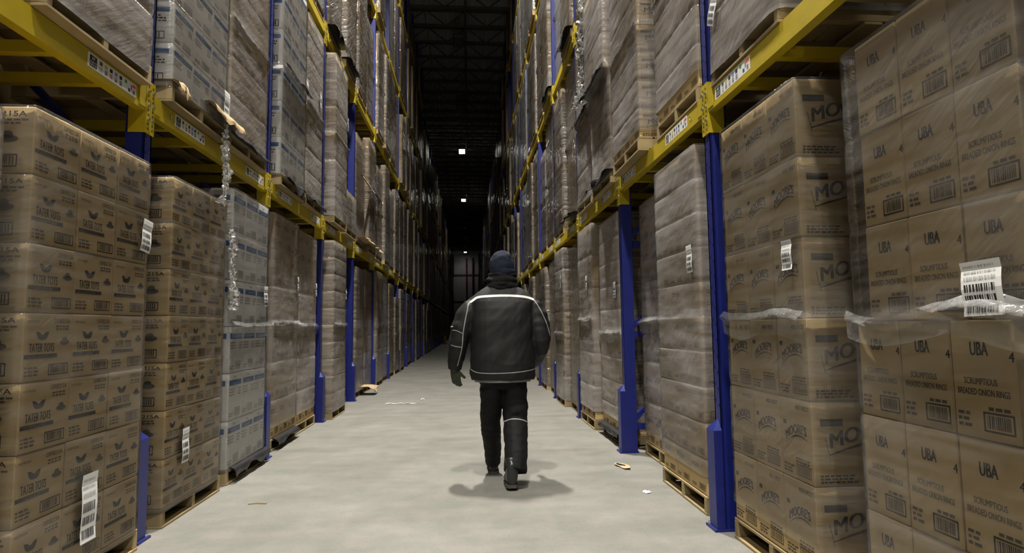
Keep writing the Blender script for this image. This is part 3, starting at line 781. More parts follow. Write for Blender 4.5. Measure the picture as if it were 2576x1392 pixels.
# second tier, potato side
L_(1, -1, 1, False, -1.93, 2.76, 3.66, 5.05, 'plain', nL=7, ridge=.02, fbot=.06)
L_(1, 0, 1, True, -1.93, 3.92, 4.80, 5.14, 'white', nL=8, label=[(4.735, 3.02, .10, .23, -.02)], film='filmclear', ridge=.01)
L_(1, 0, 1, False, -1.93, 4.86, 5.74, 5.08, 'plain', nL=7, front=False)
L_(1, 1, 1, True, -1.93, 6.20, 7.08, 5.20, 'white', nL=6, label=[(6.97, 4.10, .09, .2, 0)], ridge=.05, film='filmclear')
L_(1, 1, 1, False, -1.93, 7.14, 7.90, 5.12, 'plain', nL=8, front=False, label=[(7.70, 4.23, .08, .2, 0)])
L_(1, 2, 1, True, -1.88, 8.42, 9.28, 5.21, 'plain', nL=6, label=[(9.2, 4.42, .07, .2, 0)], ridge=.02)
L_(1, 2, 1, False, -1.92, 9.45, 10.3, 3.45, 'plain', nL=2, split=False)
# floor tier, onion ring side
L_(-1, -1, 0, True, 1.62, 1.66, 2.375, 2.395, 'ubacarton', nL=6, halfshift=-.085, label=[(1.70, 1.352, .145, .17, .03)], film='filmclear', ridge=.06, D=.5)
L_(-1, -1, 0, False, 1.57, 2.66, 3.49, 2.43, 'battered', nL=6, label=[(2.745, 1.58, .09, .145, 0)], film='filmclear', ridge=.028, D=.5, fbot=-.10)
L_(-1, 0, 0, True, 1.565, 3.90, 4.77, 2.49, 'plain', nL=10, front=False, label=[(3.99, 1.704, .10, .19, .02)], fbot=-.13, ridge=.012)
L_(-1, 0, 0, False, 1.735, 4.95, 5.80, 2.45, 'battered', nL=6, fbot=-.1, D=.5)
L_(-1, 1, 0, True, 1.60, 6.13, 7.05, 2.46, 'plain', nL=9, label=[(6.25, 1.63, .10, .17, 0)], ridge=.025, fbot=-.12)
L_(-1, 1, 0, False, 1.52, 7.14, 8.00, 2.51, 'ubacarton', nL=6, label=[(7.36, 1.79, .07, .17, 0)], ridge=.03, fbot=-.1)
L_(-1, 2, 0, True, 1.585, 8.22, 9.10, 2.44, 'plain', nL=8, detail=1)
L_(-1, 2, 0, False, 1.50, 9.20, 10.05, 2.48, 'battered', nL=7, label=[(9.3, 1.97, .06, .22, 0)])
# second tier, onion ring side
L_(-1, -1, 1, False, 1.55, 2.72, 3.52, 5.05, 'plain', nL=7, front=False, label=[(3.42, 3.2, .1, .2, -.5)], fbot=.05)
L_(-1, 0, 1, True, 1.555, 3.76, 4.62, 5.10, 'plain', nL=8, front=False, fbot=-.10)
L_(-1, 0, 1, False, 1.475, 4.87, 5.76, 5.12, 'battered', nL=9, fbot=-.06, D=.45)
L_(-1, 1, 1, True, 1.50, 5.99, 6.88, 5.10, 'ubacarton', nL=6, xh=.07, ridge=.05)
L_(-1, 1, 1, False, 1.515, 7.02, 7.88, 5.10, 'ubacarton', nL=6, ridge=.04)

R = random.Random(11)
for s in (1, -1):
    x0 = {1: -1.95, -1: 1.545}[s]
    for i in range(-1, NB):
        yb_ = upy(s, i)
        if yb_ + BAY > YEND-9: break
        for t in range(5):
            if t == 4 and (yb_ > 24 or i < 4): continue
            for near in (True, False):
                a = yb_+.06+(0 if near else 1.06)+R.uniform(.02, .10); b = a+R.uniform(.84, .92)
                b = min(b, yb_+BAY-.19) if not near else b
                top = pz(t)+.118+R.choice((2.18, 2.25, 2.3, 2.28, 1.95, 2.35)); kind = 'white' if R.random() < (.05 if s > 0 else .10) else 'plain'
                if s < 0 and (i, t) in ((5, 2), (6, 2), (5, 3), (4, 3)): kind = 'white'
                if t == 4: top = pz(t)+.118+R.uniform(.7, 1.7)
                if t == 3 and yb_ > 24: top = pz(t)+.118+R.uniform(1.7, 2.7)
                if t == 3 and R.random() < .12: continue
                if t == 4 and R.random() < .3: continue
                xf = x0 + (R.uniform(-.085, .01) if t < 2 else R.uniform(-.08, .05))*(-1 if s < 0 else 1); nY = R.choice((2, 3, 3, 4)); nL = R.choice((5, 6, 7, 8))
                if (s, i, t, near) in done: continue
                unseen = i < (-9, -1, 1, 3, 5)[t] or (i == -1 and near)  # loads out of view, put in so they block lamp light
                add_load(s, i, t, near, xf, a, b, top, kind, nY=nY, nL=nL, detail=0 if (unseen or i > 15) else 1)
    for i in range(-1, 4):                    # backs of the loads in the next rack
        for t in (0, 1):
            for near in (True, False):
                a = upy(s, i)+.08+(0 if near else 1.06)
                m = stuffB['brown']; xa = XC[s]-s*1.42; xs = sorted((xa, xa-s*.9)); z0 = pz(t)
                stuffP.box(xs[0], xs[1], a, a+.9, z0+.098, z0+.118, 'wood')
                for k in range(3): stuffP.box(xs[0], xs[1], a+k*.42, a+k*.42+.05, z0, z0+.098, 'wood')
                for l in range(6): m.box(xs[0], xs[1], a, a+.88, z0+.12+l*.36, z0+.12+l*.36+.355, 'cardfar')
tag(stuffB['brown'].build('far_carton_stock'), 'plain brown cartons filling the wrapped loads farther down and behind the front racks', 'cartons', kind='stuff')
tag(stuffB['white'].build('far_white_carton_stock'), 'white cartons in a few wrapped loads farther down the aisle', 'cartons', kind='stuff')
tag(stuffF.build('far_film_stock', smooth=True), 'clear film on the dim loads at the distant end of the aisle', 'plastic wrap', kind='stuff')
tag(stuffP.build('far_pallet_stock'), 'wooden pallets under the dim loads at the distant end of the aisle', 'pallets', kind='stuff')

# ------------------------------------------------------------------ slip sheets, torn board, loose film
def slip_sheet(name, s, xf, ya, yb, z, drop, out, mat, label, cat, seed, rough=.02, back=.2):
    sd = Vector((seed*3.1, seed*1.7, 0)); n = 26; prof = 9
    m = MB(); top = []
    for k in range(n+1):
        t = k/n; y = ya+(yb-ya)*t
        for j in range(prof+1):
            u = j/prof; nn = noise.noise(Vector((t*5, u*2.5, 0))+sd)
            if u < .35: x = xf - s*(1-u/.35)*back; zz = z+.002
            else:
                w_ = (u-.35)/.65; x = xf + s*(.014+out*math.sin(min(1, w_*1.3)*PI/2)); zz = z - drop*w_*(.75+.45*noise.noise(Vector((t*3.3, 4, 0))+sd)*1.6)
                x += s*rough*abs(nn)*w_*1.6; zz += rough*nn*.5
            top.append(Vector((x, y, zz)))
    W = prof+1
    fs = [(k*W+j, (k+1)*W+j, (k+1)*W+j+1, k*W+j+1) for k in range(n) for j in range(prof)]
    m.add(top, fs, mat); m.add([p+Vector((s*.002, 0, .003)) for p in top], [f[::-1] for f in fs], mat)
    o = m.build(name, smooth=True); return tag(o, label, cat)
B_ = ('black_slip_sheet', 'plastic sheet')
def bs(s, xf, ya, yb, z, drop, out, lab, seed, **k): return slip_sheet(B_[0], s, xf, ya, yb, z, drop, out, 'black', lab, B_[1], seed, **k)
bs(1, -1.925, 5.10, 5.96, .125, .085, .02, 'black sheet hanging over the pallet under the white floor load', 1)
bs(1, -1.915, 4.86, 5.76, 2.862, .06, .02, 'black sheet under the brown load beside the upper white cartons', 2)
bs(1, -1.91, 6.36, 7.10, 2.865, .13, .03, 'black sheet hanging below the double stacked upper white cartons', 3)
bs(1, -1.905, 6.22, 7.09, 4.05, .13, .05, 'black fold of sheet across the middle of the upper white cartons', 4, back=.0)
bs(1, -1.915, 7.16, 7.92, 2.86, .09, .03, 'black sheet under the second tier brown load next to white cartons', 5)
bs(1, -2.0, 6.4, 7.2, .12, .07, .03, 'black sheet scrap under the floor load past the second post', 6)
bs(1, -1.90, 8.45, 9.26, 5.655, .20, .05, 'long black sheet hanging from a third tier pallet, potato side', 7)
bs(1, -1.90, 9.5, 10.3, 5.655, .16, .04, 'second black sheet hanging from a third tier pallet, potato side', 17)
bs(1, -1.90, 11.9, 12.7, 4.05, .22, .05, 'dark fold of sheet halfway up a load beside the torn board', 18, back=.0)
bs(-1, 1.47, 5.95, 6.86, 2.87, .14, .07, 'crumpled black sheet on the pallet beside the upper arched-print cartons', 8, rough=.05)
bs(-1, 1.425, 6.0, 6.86, 3.98, .12, .05, 'black flap halfway up the leaning upper ring-print load', 9, back=.0, rough=.03)
bs(-1, 1.50, 7.05, 7.84, 4.0, .13, .05, 'black flap halfway up the load with the silver film tail', 10, back=.0, rough=.03)
bs(-1, 1.50, 8.2, 9.0, 2.865, .12, .06, 'crumpled black sheet on the pallet past the third post, onion side', 11, rough=.05)
bs(-1, 1.48, 8.3, 9.15, 5.655, .22, .05, 'black sheet hanging from the third tier pallet, onion side', 12)
bs(-1, 1.50, 10.5, 11.3, 5.655, .2, .05, 'smaller black sheet hanging farther along the third tier, onion side', 13)
bs(-1, 1.575, 6.12, 7.02, .135, .09, .03, 'black sheet bulging from the floor pallet past the second post', 14, rough=.03)
slip_sheet('torn_board', 1, -1.90, 4.42, 4.98, 2.94, .11, .04, 'cardin', 'torn tan cardboard flap hanging from the upper white carton pallet', 'cardboard', 21, rough=.016, back=.05)
slip_sheet('torn_board', 1, -1.895, 3.90, 4.02, 2.88, .12, .02, 'cardin', 'small bent cardboard corner at the near end of the upper white load', 'cardboard', 22, rough=.03)
slip_sheet('torn_board', 1, -1.88, 10.9, 12.75, 2.90, .10, .05, 'cardin', 'ragged tan cardboard spilling over the beam far along the potato side', 'cardboard', 23, rough=.09)
slip_sheet('board_sheet', 1, -1.90, 10.6, 12.5, 3.985, .06, .03, 'cardin', 'long tan cardboard sheet halfway up a load on the potato side', 'cardboard', 24, back=.0)
slip_sheet('torn_board', 1, -1.84, 11.3, 11.75, .16, .10, .08, 'cardin', 'curled tan cardboard on the floor pallet past the fourth post', 'cardboard', 25, rough=.05)

def film_tail(pts, wid, label, seed, s):
    # a gathered, crumpled strand of stretch film
    m = MB(); n = 60; k = 14; P = [Vector(p) for p in pts]; sd = Vector((seed, seed*2.3, 0)); vs = []
    for a in range(n+1):
        t = a/n*(len(P)-1); q = min(int(t), len(P)-2); f = t-q; p = P[q].lerp(P[q+1], f)
        w_ = wid[q]*(1-f)+wid[q+1]*f
        for b in range(k):
            an = 2*PI*b/k; rad = w_*(.55+.75*noise.noise(Vector((math.cos(an)*1.5, math.sin(an)*1.5, a*.42))+sd)+.4*noise.noise(Vector((math.cos(an)*3, math.sin(an)*3, a*1.1))+sd))
            vs.append((p.x+math.cos(an)*rad*.45, p.y+math.sin(an)*rad, p.z))
    m.add(vs, [(a*k+b, a*k+(b+1) % k, (a+1)*k+(b+1) % k, (a+1)*k+b) for a in range(n) for b in range(k)], 'filmloose')
    return tag(m.build('film_tail'), label, 'plastic wrap')
film_tail([(-1.885, 4.70, 2.86), (-1.875, 4.67, 2.69), (-1.87, 4.70, 2.45), (-1.88, 4.69, 2.30), (-1.885, 4.66, 2.22)], [.03, .075, .08, .035, .10], 'loose twist of clear film hanging from the upper white carton pallet', 3, 1)
film_tail([(-1.90, 4.90, 2.06), (-1.885, 4.88, 2.0), (-1.87, 4.90, 1.90), (-1.88, 4.87, 1.80), (-1.875, 4.88, 1.68), (-1.865, 4.90, 1.55), (-1.86, 4.91, 1.46), (-1.87, 4.89, 1.40)], [.04, .07, .08, .035, .06, .08, .075, .10], 'silvery film strand hanging between brown potato load and white cartons', 5, 1)
film_tail([(1.43, 6.97, 5.3), (1.42, 7.0, 4.95), (1.41, 7.02, 4.6), (1.42, 7.05, 4.35), (1.40, 7.08, 4.1), (1.40, 7.14, 3.98)], [.14, .17, .18, .11, .15, .22], 'bright silver film tail hanging above the ring-print cartons on the second tier', 9, -1)

# ------------------------------------------------------------------ litter on the floor
m = MB(); P = [(-.085, .02), (-.03, .045), (.03, .03), (.075, -.012), (.09, -.045), (.05, -.05), (.02, -.038), (-.02, -.012), (-.06, 0)]
for z, fl in ((.006, 0), (.002, 1)): m.add([(a, b*2.0, z+abs(a)*.12) for a, b in P], [tuple(range(len(P)))[::-1 if fl else 1]], 'cardin')
m.add([(-.06, .05, .0165), (.03, .015, .0125), (.025, -.012, .012), (-.065, .02, .0165)], [(0, 1, 2, 3)], 'hole')
o = m.build('cardboard_scrap'); o.location = (1.36, 5.29, .001); o.rotation_euler = (0, 0, -.5); tag(o, 'torn orange-tan cardboard scrap lying alone on the concrete', 'litter')
m = MB(); rg = random.Random(4)
for k in range(3):
    a, b = rg.uniform(-.03, .03), rg.uniform(-.04, .04); m.add([(a-.018, b-.02, .002), (a+.02, b-.012, .006), (a+.012, b+.024, .010), (a-.014, b+.016, .004)], [(0, 1, 2, 3)], 'label')
o = m.build('paper_scrap'); o.location = (1.345, 4.49, .001); tag(o, 'small white paper scrap on the concrete near the onion side pallets', 'litter')
m = MB(); m.tube([(-.06, 0, .006), (0, .012, .008), (.07, 0, .006)], .004, 'wood', 5); o = m.build('wood_splinter'); o.location = (-1.513, 4.49, 0); tag(o, 'thin wood splinter on the concrete near the potato side', 'litter')
m = MB(); m.tube([(-.25+.05*k, .03*math.sin(k*1.3), .008+.006*(k % 3)) for k in range(11)], [.006+.006*(k % 2) for k in range(11)], 'filmloose', 6); o = m.build('film_scrap'); o.location = (-1.1, 9.95, 0); tag(o, 'pale strand of film lying on the concrete past the third post', 'litter')
m = MB(); m.tube([(-.03, 0, .01), (0, .02, .03), (.03, .01, .012)], .012, 'filmloose', 6); o = m.build('film_scrap'); o.location = (-.78, 10.4, 0); tag(o, 'small crumple of white film on the floor mid aisle', 'litter')
g = empty('bollard', (-1.72, 44.7, 0)); m = MB(); m.tube([(0, 0, 0), (0, 0, .62)], .11, 'yellow', 10); m.build('post', g); m = MB(); m.cbox(-.15, .15, -.15, .15, 0, .02, 'blue', .003); m.build('base_plate', g)
tag(g, 'yellow guard bollard far down the aisle on the potato side', 'bollard')

# ------------------------------------------------------------------ person
PX, PY = .29, 4.97
def ring(c, rx, ry, n, ax=Vector((1, 0, 0)), ay=Vector((0, 1, 0)), sq=2.2):
    out = []
    for k in range(n):
        a = 2*PI*k/n; ca, sa = math.cos(a), math.sin(a)
        out.append(Vector(c)+ax*rx*math.copysign(abs(ca)**(2/sq), ca)+ay*ry*math.copysign(abs(sa)**(2/sq), sa))
    return out
def loft(m, rings, mat):
    n = len(rings[0]); vs = [p for r in rings for p in r]
    fs = [(i*n+k, i*n+(k+1) % n, (i+1)*n+(k+1) % n, (i+1)*n+k) for i in range(len(rings)-1) for k in range(n)]
    fs += [tuple(range(n))[::-1], tuple((len(rings)-1)*n+k for k in range(n))]
    m.add(vs, fs, mat)
def limb(m, pts, mat, n=16):
    # pts: (x, y, z, r) or (x,y,z,rx,ry)
    P = [Vector(p[:3]) for p in pts]; rings = []
    for i, p in enumerate(P):
        d = (P[min(i+1, len(P)-1)]-P[max(i-1, 0)]).normalized(); x = Vector((1, 0, 0)); x = (x-d*x.dot(d)).normalized(); y = d.cross(x)
        rings.append(ring(p, pts[i][3], pts[i][4] if len(pts[i]) > 4 else pts[i][3], n, x, y, 2))
    loft(m, rings, mat)
def fuse(m, name, vox, smooth, parent, disp=None, mats=None, pick=None):
    o = m.build(name+'_tmp')
    md = o.modifiers.new('r', 'REMESH'); md.mode = 'VOXEL'; md.voxel_size = vox
    ms = o.modifiers.new('s', 'SMOOTH'); ms.factor = .5; ms.iterations = smooth
    dg = bpy.context.evaluated_depsgraph_get(); dg.update()
    me = bpy.data.meshes.new_from_object(o.evaluated_get(dg)); me.name = name
    bpy.data.objects.remove(o)
    if disp:
        nr = [v.normal.copy() for v in me.vertices]
        for v, n_ in zip(me.vertices, nr): v.co += n_*disp(v.co)
    me.materials.clear()
    for k in mats: me.materials.append(MT[k])
    for p in me.polygons: p.use_smooth = True; p.material_index = pick(p.center) if pick else 0
    me.update()
    q = bpy.data.objects.new(name, me); C.objects.link(q)
    if parent: q.parent = parent; KIDS.setdefault(parent, []).append(q)
    return q
per = empty('person', (PX, PY, 0))
tag(per, 'person in dark winter jacket, navy knit hat and olive gloves walking away', 'person')
Mi = Matrix.Translation((-PX, -PY, 0))
def local(o):           # built in world coordinates, kept relative to the person's base
    o.data.transform(Mi); return o
ns = lambda p, f, o=0: noise.noise(Vector((p.x*f, p.y*f, p.z*f+o)))
# body (continuous, mostly inside the clothes)
m = MB()
loft(m, [ring((.287, 4.97, z), rx, ry, 20) for z, rx, ry in ((.80, .15, .10), (.9, .17, .115), (1.05, .155, .10), (1.25, .17, .11), (1.4, .18, .105), (1.49, .13, .085), (1.54, .07, .065), (1.62, .058, .06), (1.66, .055, .06))], 'skin')
loft(m, [ring((.288, 4.985+dy, z), rx, ry, 20) for z, rx, ry, dy in ((1.60, .055, .06, .0), (1.65, .068, .085, .01), (1.70, .076, .095, .012), (1.76, .08, .10, .01), (1.82, .074, .095, .0), (1.86, .05, .065, -.005), (1.875, .02, .03, -.005))], 'skin')
limb(m, [(.288, 5.085, 1.745, .012), (.288, 5.10, 1.72, .015), (.288, 5.10, 1.705, .014)], 'skin', 8)          # nose
for sx in (-1, 1): limb(m, [(.288+sx*.08, 4.985, 1.75, .012, .022), (.288+sx*.09, 4.975, 1.735, .012, .022), (.288+sx*.083, 4.98, 1.71, .009, .014)], 'skin', 8)
limb(m, [(.06, 4.97, 1.44, .055), (-.03, 4.97, 1.28, .05), (-.085, 4.965, 1.13, .042), (-.103, 4.995, 1.0, .036), (-.113, 5.03, .885, .028), (-.108, 5.045, .84, .034, .016)], 'skin')
limb(m, [(.515, 4.97, 1.44, .055), (.585, 4.95, 1.3, .05), (.61, 4.935, 1.14, .042), (.585, 5.05, 1.02, .036), (.555, 5.17, .93, .028), (.545, 5.21, .90, .034, .016)], 'skin')
limb(m, [(.20, 4.97, .88, .09), (.19, 5.0, .66, .075), (.19, 5.03, .48, .055), (.2, 5.10, .30, .045), (.207, 5.15, .20, .03)], 'skin')
limb(m, [(.375, 4.97, .88, .09), (.385, 4.96, .66, .075), (.385, 4.95, .48, .055), (.376, 4.83, .32, .045), (.372, 4.77, .22, .03)], 'skin')
body = local(fuse(m, 'body', .011, 6, per, None, ['skin'])); 
# face
for sx in (-1, 1):
    m = MB(); m.tube([(.288+sx*.03-PX, 5.083-PY, 1.76), (.288+sx*.03-PX, 5.089-PY, 1.76)], [.011, .006], 'label', 10); e = m.build('eye', per)
    m = MB(); m.tube([(.288+sx*.03-PX, 5.088-PY, 1.76), (.288+sx*.03-PX, 5.0915-PY, 1.76)], .005, 'ink', 8); m.build('pupil', e)
m = MB(); m.tube([(.265-PX, 5.088-PY, 1.675), (.288-PX, 5.094-PY, 1.672), (.311-PX, 5.088-PY, 1.675)], [.003, .006, .003], 'pink', 6); m.build('mouth', per)
# jacket
m = MB()
loft(m, [ring((.287+dx, 4.965+dy, z), rx, ry, 28, sq=2.5) for z, rx, ry, dx, dy in ((.815, .262, .185, 0, .0), (.86, .272, .19, 0, 0), (1.0, .268, .188, 0, 0), (1.16, .262, .18, 0, 0), (1.30, .268, .172, 0, 0), (1.40, .270, .158, 0, .002), (1.46, .272, .142, 0, .006), (1.50, .250, .128, 0, .010), (1.535, .212, .116, 0, .013), (1.565, .165, .106, 0, .016), (1.59, .118, .096, 0, .018), (1.61, .09, .088, 0, .018))], 'jacket')
limb(m, [(.10, 4.97, 1.46, .065), (.035, 4.97, 1.405, .086), (-.012, 4.97, 1.33, .094), (-.055, 4.965, 1.22, .09), (-.078, 4.962, 1.13, .082), (-.092, 4.98, 1.03, .076), (-.104, 5.005, .95, .067), (-.112, 5.02, .90, .058)], 'jacket')
limb(m, [(.475, 4.97, 1.46, .065), (.54, 4.97, 1.405, .086), (.578, 4.965, 1.33, .094), (.598, 4.95, 1.23, .092), (.605, 4.935, 1.14, .086), (.60, 4.98, 1.07, .08), (.582, 5.07, 1.0, .072), (.558, 5.155, .94, .058)], 'jacket')
def jd(p):
    arm = p.x < .03 or p.x > .545
    if arm: return .007*ns(Vector((p.x*.6, p.y*.6, p.z*2.2)), 8)+.004*ns(p, 22)
    d = (p.x-.287)
    return .008*ns(Vector((p.x*1.6-p.z*.5, p.y, p.z*.9)), 6)+.004*ns(Vector((p.x-p.z*.6, p.y, p.z*.5)), 20)+.005*max(0, math.sin(p.z*60+5*ns(p, 4)))*max(0, 1-abs(p.z-.92)/.1)*.5
jk = fuse(m, 'jacket', .0095, 5, per, jd, ['jacket', 'yoke_lit'], lambda c: 1 if c.z > 1.455+.045*(1-((c.x-.287)/.25)**2) and .02 < c.x < .555 else 0)
bv = BVHTree.FromPolygons([v.co.copy() for v in jk.data.vertices], [tuple(p.vertices) for p in jk.data.polygons])
jk.data.transform(Mi)
def strip_on(bvh, path, wid, name, mat, par, n=40, y0=4.3, lift=.0025, direction=Vector((0, 1, 0))):
    # a tape sewn on the cloth: follows the surface under the given (x, z) line
    P = [Vector((x, 0, z)) for x, z in path]
    for _ in range(2): P = [P[0]] + [q for i in range(len(P)-1) for q in (P[i].lerp(P[i+1], .25), P[i].lerp(P[i+1], .75))] + [P[-1]]
    seg = [(P[i+1]-P[i]).length for i in range(len(P)-1)]; T = sum(seg); m = MB(); vs = []
    for k in range(n+1):
        d = T*k/n; i = 0
        while i < len(seg)-1 and d > seg[i]: d -= seg[i]; i += 1
        p = P[i].lerp(P[i+1], min(1, d/seg[i])); tg = (P[i+1]-P[i]).normalized(); nn = Vector((-tg.z, 0, tg.x))
        row = []
        for w_ in (-.5, .5):
            q = p+nn*w_*wid; h = bvh.ray_cast(Vector((q.x, y0, q.z)), direction)
            if h[0] is None: row = None; break
            row.append(h[0]+h[1]*lift)
        if row: vs.append(row)
    if len(vs) < 2: return None
    flat = [v-Vector((PX, PY, 0)) for r_ in vs for v in r_]
    m.add(flat, [(2*k, 2*k+1, 2*k+3, 2*k+2) for k in range(len(vs)-1)], mat)
    return m.build(name, par, smooth=True)
strip_on(bv, [(.022, 1.452), (.055, 1.474), (.075, 1.490), (.13, 1.497), (.28, 1.503), (.42, 1.498), (.50, 1.487), (.55, 1.470)], .019, 'reflective_stripe', 'tape', jk)
strip_on(bv, [(.022, 1.452), (.004, 1.437), (.002, 1.405), (-.014, 1.34), (-.041, 1.195), (-.045, 1.10), (-.06, 1.03), (-.087, .93)], .008, 'sleeve_piping', 'piping', jk)
strip_on(bv, [(.55, 1.470), (.60, 1.385), (.645, 1.285), (.668, 1.21), (.676, 1.17)], .007, 'sleeve_piping', 'piping', jk)
strip_on(bv, [(-.125, 1.225), (-.09, 1.222), (-.045, 1.198)], .007, 'sleeve_band', 'piping', jk, 14)
strip_on(bv, [(-.138, 1.105), (-.10, 1.092), (-.052, 1.085)], .007, 'sleeve_band', 'piping', jk, 14)
strip_on(bv, [(.022, .905), (.07, .880), (.20, .876), (.36, .880), (.50, .893), (.548, .903)], .007, 'hem_piping', 'piping', jk)
strip_on(bv, [(-.132, 1.285), (-.128, 1.25)], .018, 'sleeve_patch', 'tape', jk, 8)
m = MB()                                      # fleece lining under the hem
loft(m, [ring((.287, 4.965, z), rx, ry, 40, sq=2.4) for z, rx, ry in ((.80, .232, .165), (.83, .236, .168))], 'fleece'); local(m.build('lining', jk))
# trousers
m = MB()
loft(m, [ring((.287, 4.975, z), rx, ry, 24) for z, rx, ry in ((.74, .16, .12), (.80, .205, .145), (.90, .21, .15), (1.0, .19, .14))], 'trouser')
limb(m, [(.205, 4.975, .86, .10, .13), (.195, 4.99, .70, .098, .115), (.188, 5.02, .56, .088, .10), (.187, 5.04, .47, .086, .095), (.195, 5.08, .34, .080, .09), (.206, 5.15, .20, .072, .088), (.212, 5.19, .085, .064, .08)], 'trouser')
limb(m, [(.375, 4.975, .86, .105, .13), (.385, 4.97, .70, .105, .115), (.390, 4.955, .56, .102, .105), (.388, 4.94, .47, .103, .10), (.382, 4.84, .34, .098, .098), (.372, 4.735, .20, .090, .098), (.362, 4.70, .125, .094, .100)], 'trouser')
td = lambda p: .008*ns(Vector((p.x*.7, p.y*.7, p.z*1.8)), 8, 3)+.005*ns(Vector((p.x, p.y, p.z*2.2)), 16, 1)
tr = fuse(m, 'trousers', .0095, 4, per, td, ['trouser'])
bt = BVHTree.FromPolygons([v.co.copy() for v in tr.data.vertices], [tuple(p.vertices) for p in tr.data.polygons]); tr.data.transform(Mi)
strip_on(bt, [(.285, .475), (.34, .505), (.40, .505), (.45, .492), (.49, .462)], .007, 'knee_piping', 'piping', tr, 24)
strip_on(bt, [(.105, .46), (.15, .425), (.20, .405), (.27, .40)], .006, 'knee_piping', 'ink', tr, 20)
# boots
def boot(x, y, heel, ang, name='boot'):
    m = MB()
    B = lambda dx, dy, z: Vector((x, y, 0))+Matrix.Rotation(ang, 3, 'Z') @ Vector((dx, dy, 0))+Vector((0, 0, z+max(0, (.22-dy))*heel))
    rings = []
    for dy, w_, h_, zc in ((0, .03, .06, .07), (.012, .044, .085, .10), (.06, .049, .10, .115), (.11, .048, .075, .088), (.16, .050, .052, .066), (.22, .052, .04, .054), (.27, .044, .03, .046), (.295, .02, .018, .036)):
        rings.append([B(math.cos(2*PI*k/16)*w_, dy, max(.016, zc+math.sin(2*PI*k/16)*h_)) for k in range(16)])
    loft(m, rings, 'boot')
    limb(m, [tuple(B(0, .06, .13))+(.048,), tuple(B(0, .07, .17))+(.05,), tuple(B(0, .085, .22))+(.048,)], 'boot')
    o = local(fuse(m, name, .008, 4, per, None, ['boot']))
    m = MB(); prof = [(-.03, 0), (-.046, .03), (-.046, .10), (-.043, .14), (-.050, .20), (-.046, .26), (-.02, .298), (.02, .298), (.046, .26), (.05, .20), (.043, .14), (.046, .10), (.046, .03), (.03, 0)]
    vs = [B(a, b, 0) for a, b in prof]+[B(a, b, .024) for a, b in prof]; n = len(prof)
    m.add(vs, [tuple(range(n))[::-1], tuple(range(n, 2*n))]+[(k, (k+1) % n, (k+1) % n+n, k+n) for k in range(n)], 'sole'); local(m.build('sole', o))
boot(.335, 4.615, .10, .03); boot(.213, 5.15, 0, .0)
# knit hat, scarf
m = MB()
hr = [(1.675, .098, .118), (1.70, .1035, .122), (1.74, .106, .123), (1.775, .1045, .12), (1.81, .098, .113), (1.845, .083, .096), (1.872, .060, .07), (1.887, .036, .042), (1.894, .012, .015)]
loft(m, [ring((.288, 4.99, z), rx, ry, 28, sq=2) for z, rx, ry in hr], 'hat')
hat = local(fuse(m, 'knit_hat', .0085, 3, per, lambda p: .006*ns(Vector((p.x, p.y, p.z*1.6)), 14)+.003*ns(p, 30), ['hat']))
m = MB(); loft(m, [ring((.288+(0.008 if k else 0), 4.99, z), rx, ry, 32, sq=2) for k, (z, rx, ry) in enumerate(((1.672, .100, .119), (1.695, .1075, .1255), (1.718, .1075, .1255), (1.728, .104, .122)))], 'hat'); local(m.build('turned_brim', hat, smooth=True))
m = MB()
loft(m, [ring((.288, 4.985, z), rx, ry, 32, sq=2.1) for z, rx, ry in ((1.545, .105, .10), (1.575, .136, .125), (1.60, .138, .13), (1.615, .118, .115), (1.63, .132, .128), (1.655, .128, .126), (1.665, .110, .118), (1.675, .118, .124), (1.692, .112, .12), (1.70, .095, .11))], 'gaiter')
local(fuse(m, 'scarf', .009, 2, per, lambda p: .011*ns(Vector((p.x, p.y, p.z*2.8)), 11)+.006*ns(p, 24), ['gaiter']))
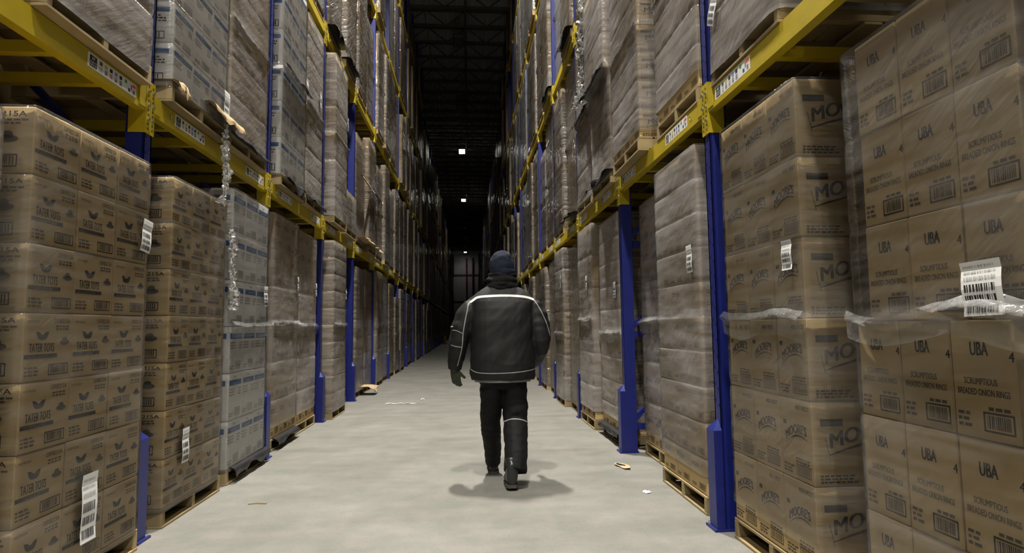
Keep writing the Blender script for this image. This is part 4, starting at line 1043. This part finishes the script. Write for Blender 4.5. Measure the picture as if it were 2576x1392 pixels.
# gloves: palm plus five curled digits
def glove(w, dirn, fwd, side, name):
    """w wrist, dirn finger direction, fwd palm-curl direction, side thumb side"""
    m = MB(); w = Vector(w); dirn = Vector(dirn).normalized(); fwd = Vector(fwd); fwd = (fwd-dirn*fwd.dot(dirn)).normalized(); sd = dirn.cross(fwd); sd = sd if sd.dot(Vector(side)) > 0 else -sd
    rings = [ring(w+dirn*a, rx, ry, 14, sd, fwd, 2.3) for a, rx, ry in ((-.05, .042, .036), (-.02, .038, .032), (.02, .042, .026), (.06, .047, .022), (.085, .045, .020))]
    loft(m, rings, 'glove')
    for k, (off, ln, cu) in enumerate(((.034, .068, .5), (.012, .078, .55), (-.011, .074, .65), (-.033, .058, .8))):
        p = w+dirn*.078+sd*off; pts = [tuple(p-dirn*.015)+(.0125,)]; d = dirn.copy()
        for q, fr in enumerate((.45, .32, .23)):
            p = p+d*ln*fr; pts.append(tuple(p)+((.0125, .0115, .0095)[q],)); d = (Matrix.Rotation(cu*.75*(1 if True else 0), 3, sd if sd.cross(dirn).dot(fwd) > 0 else -sd) @ d)
        limb(m, pts, 'glove', 8)
    p = w+dirn*.02+sd*.036; d = (dirn*.75+sd*.6+fwd*.25).normalized(); pts = [tuple(p-d*.012)+(.016,)]
    for q, l in enumerate((.032, .028, .02)):
        p = p+d*l; pts.append(tuple(p)+((.0145, .013, .010)[q],)); d = (d+dirn*.25+fwd*.15).normalized()
    limb(m, pts, 'glove', 8)
    return local(fuse(m, name, .0052, 2, per, lambda p: .001*ns(p, 60), ['glove']))
glove((-.112, 5.025, .895), (.16, .15, -1), (.55, .8, .1), (1, .2, 0), 'glove')
glove((.556, 5.165, .935), (-.1, .75, -.65), (-1, .2, 0), (-.3, .6, .7), 'glove')

# ------------------------------------------------------------------ world and view
w = bpy.data.worlds.new('world'); bpy.context.scene.world = w; w.use_nodes = True
w.node_tree.nodes['Background'].inputs[0].default_value = (.5, .55, .6, 1); w.node_tree.nodes['Background'].inputs[1].default_value = .0
sc = bpy.context.scene
sc.view_settings.view_transform = 'Standard'; sc.view_settings.look = 'None'; sc.view_settings.gamma = 1; sc.view_settings.use_curve_mapping = False
sc.view_settings.exposure = -1.02
sc.cycles.use_light_tree = False; sc.cycles.debug_use_spatial_splits = True; MT['lamp_on'].cycles.emission_sampling = 'NONE'
sc.cycles.max_bounces = 5; sc.cycles.diffuse_bounces = 3; sc.cycles.glossy_bounces = 2; sc.cycles.transmission_bounces = 0; sc.cycles.volume_bounces = 0; sc.cycles.transparent_max_bounces = 8
sc.cycles.caustics_reflective = False; sc.cycles.caustics_refractive = False; sc.cycles.adaptive_threshold = .03
sc.cycles.sample_clamp_indirect = 4
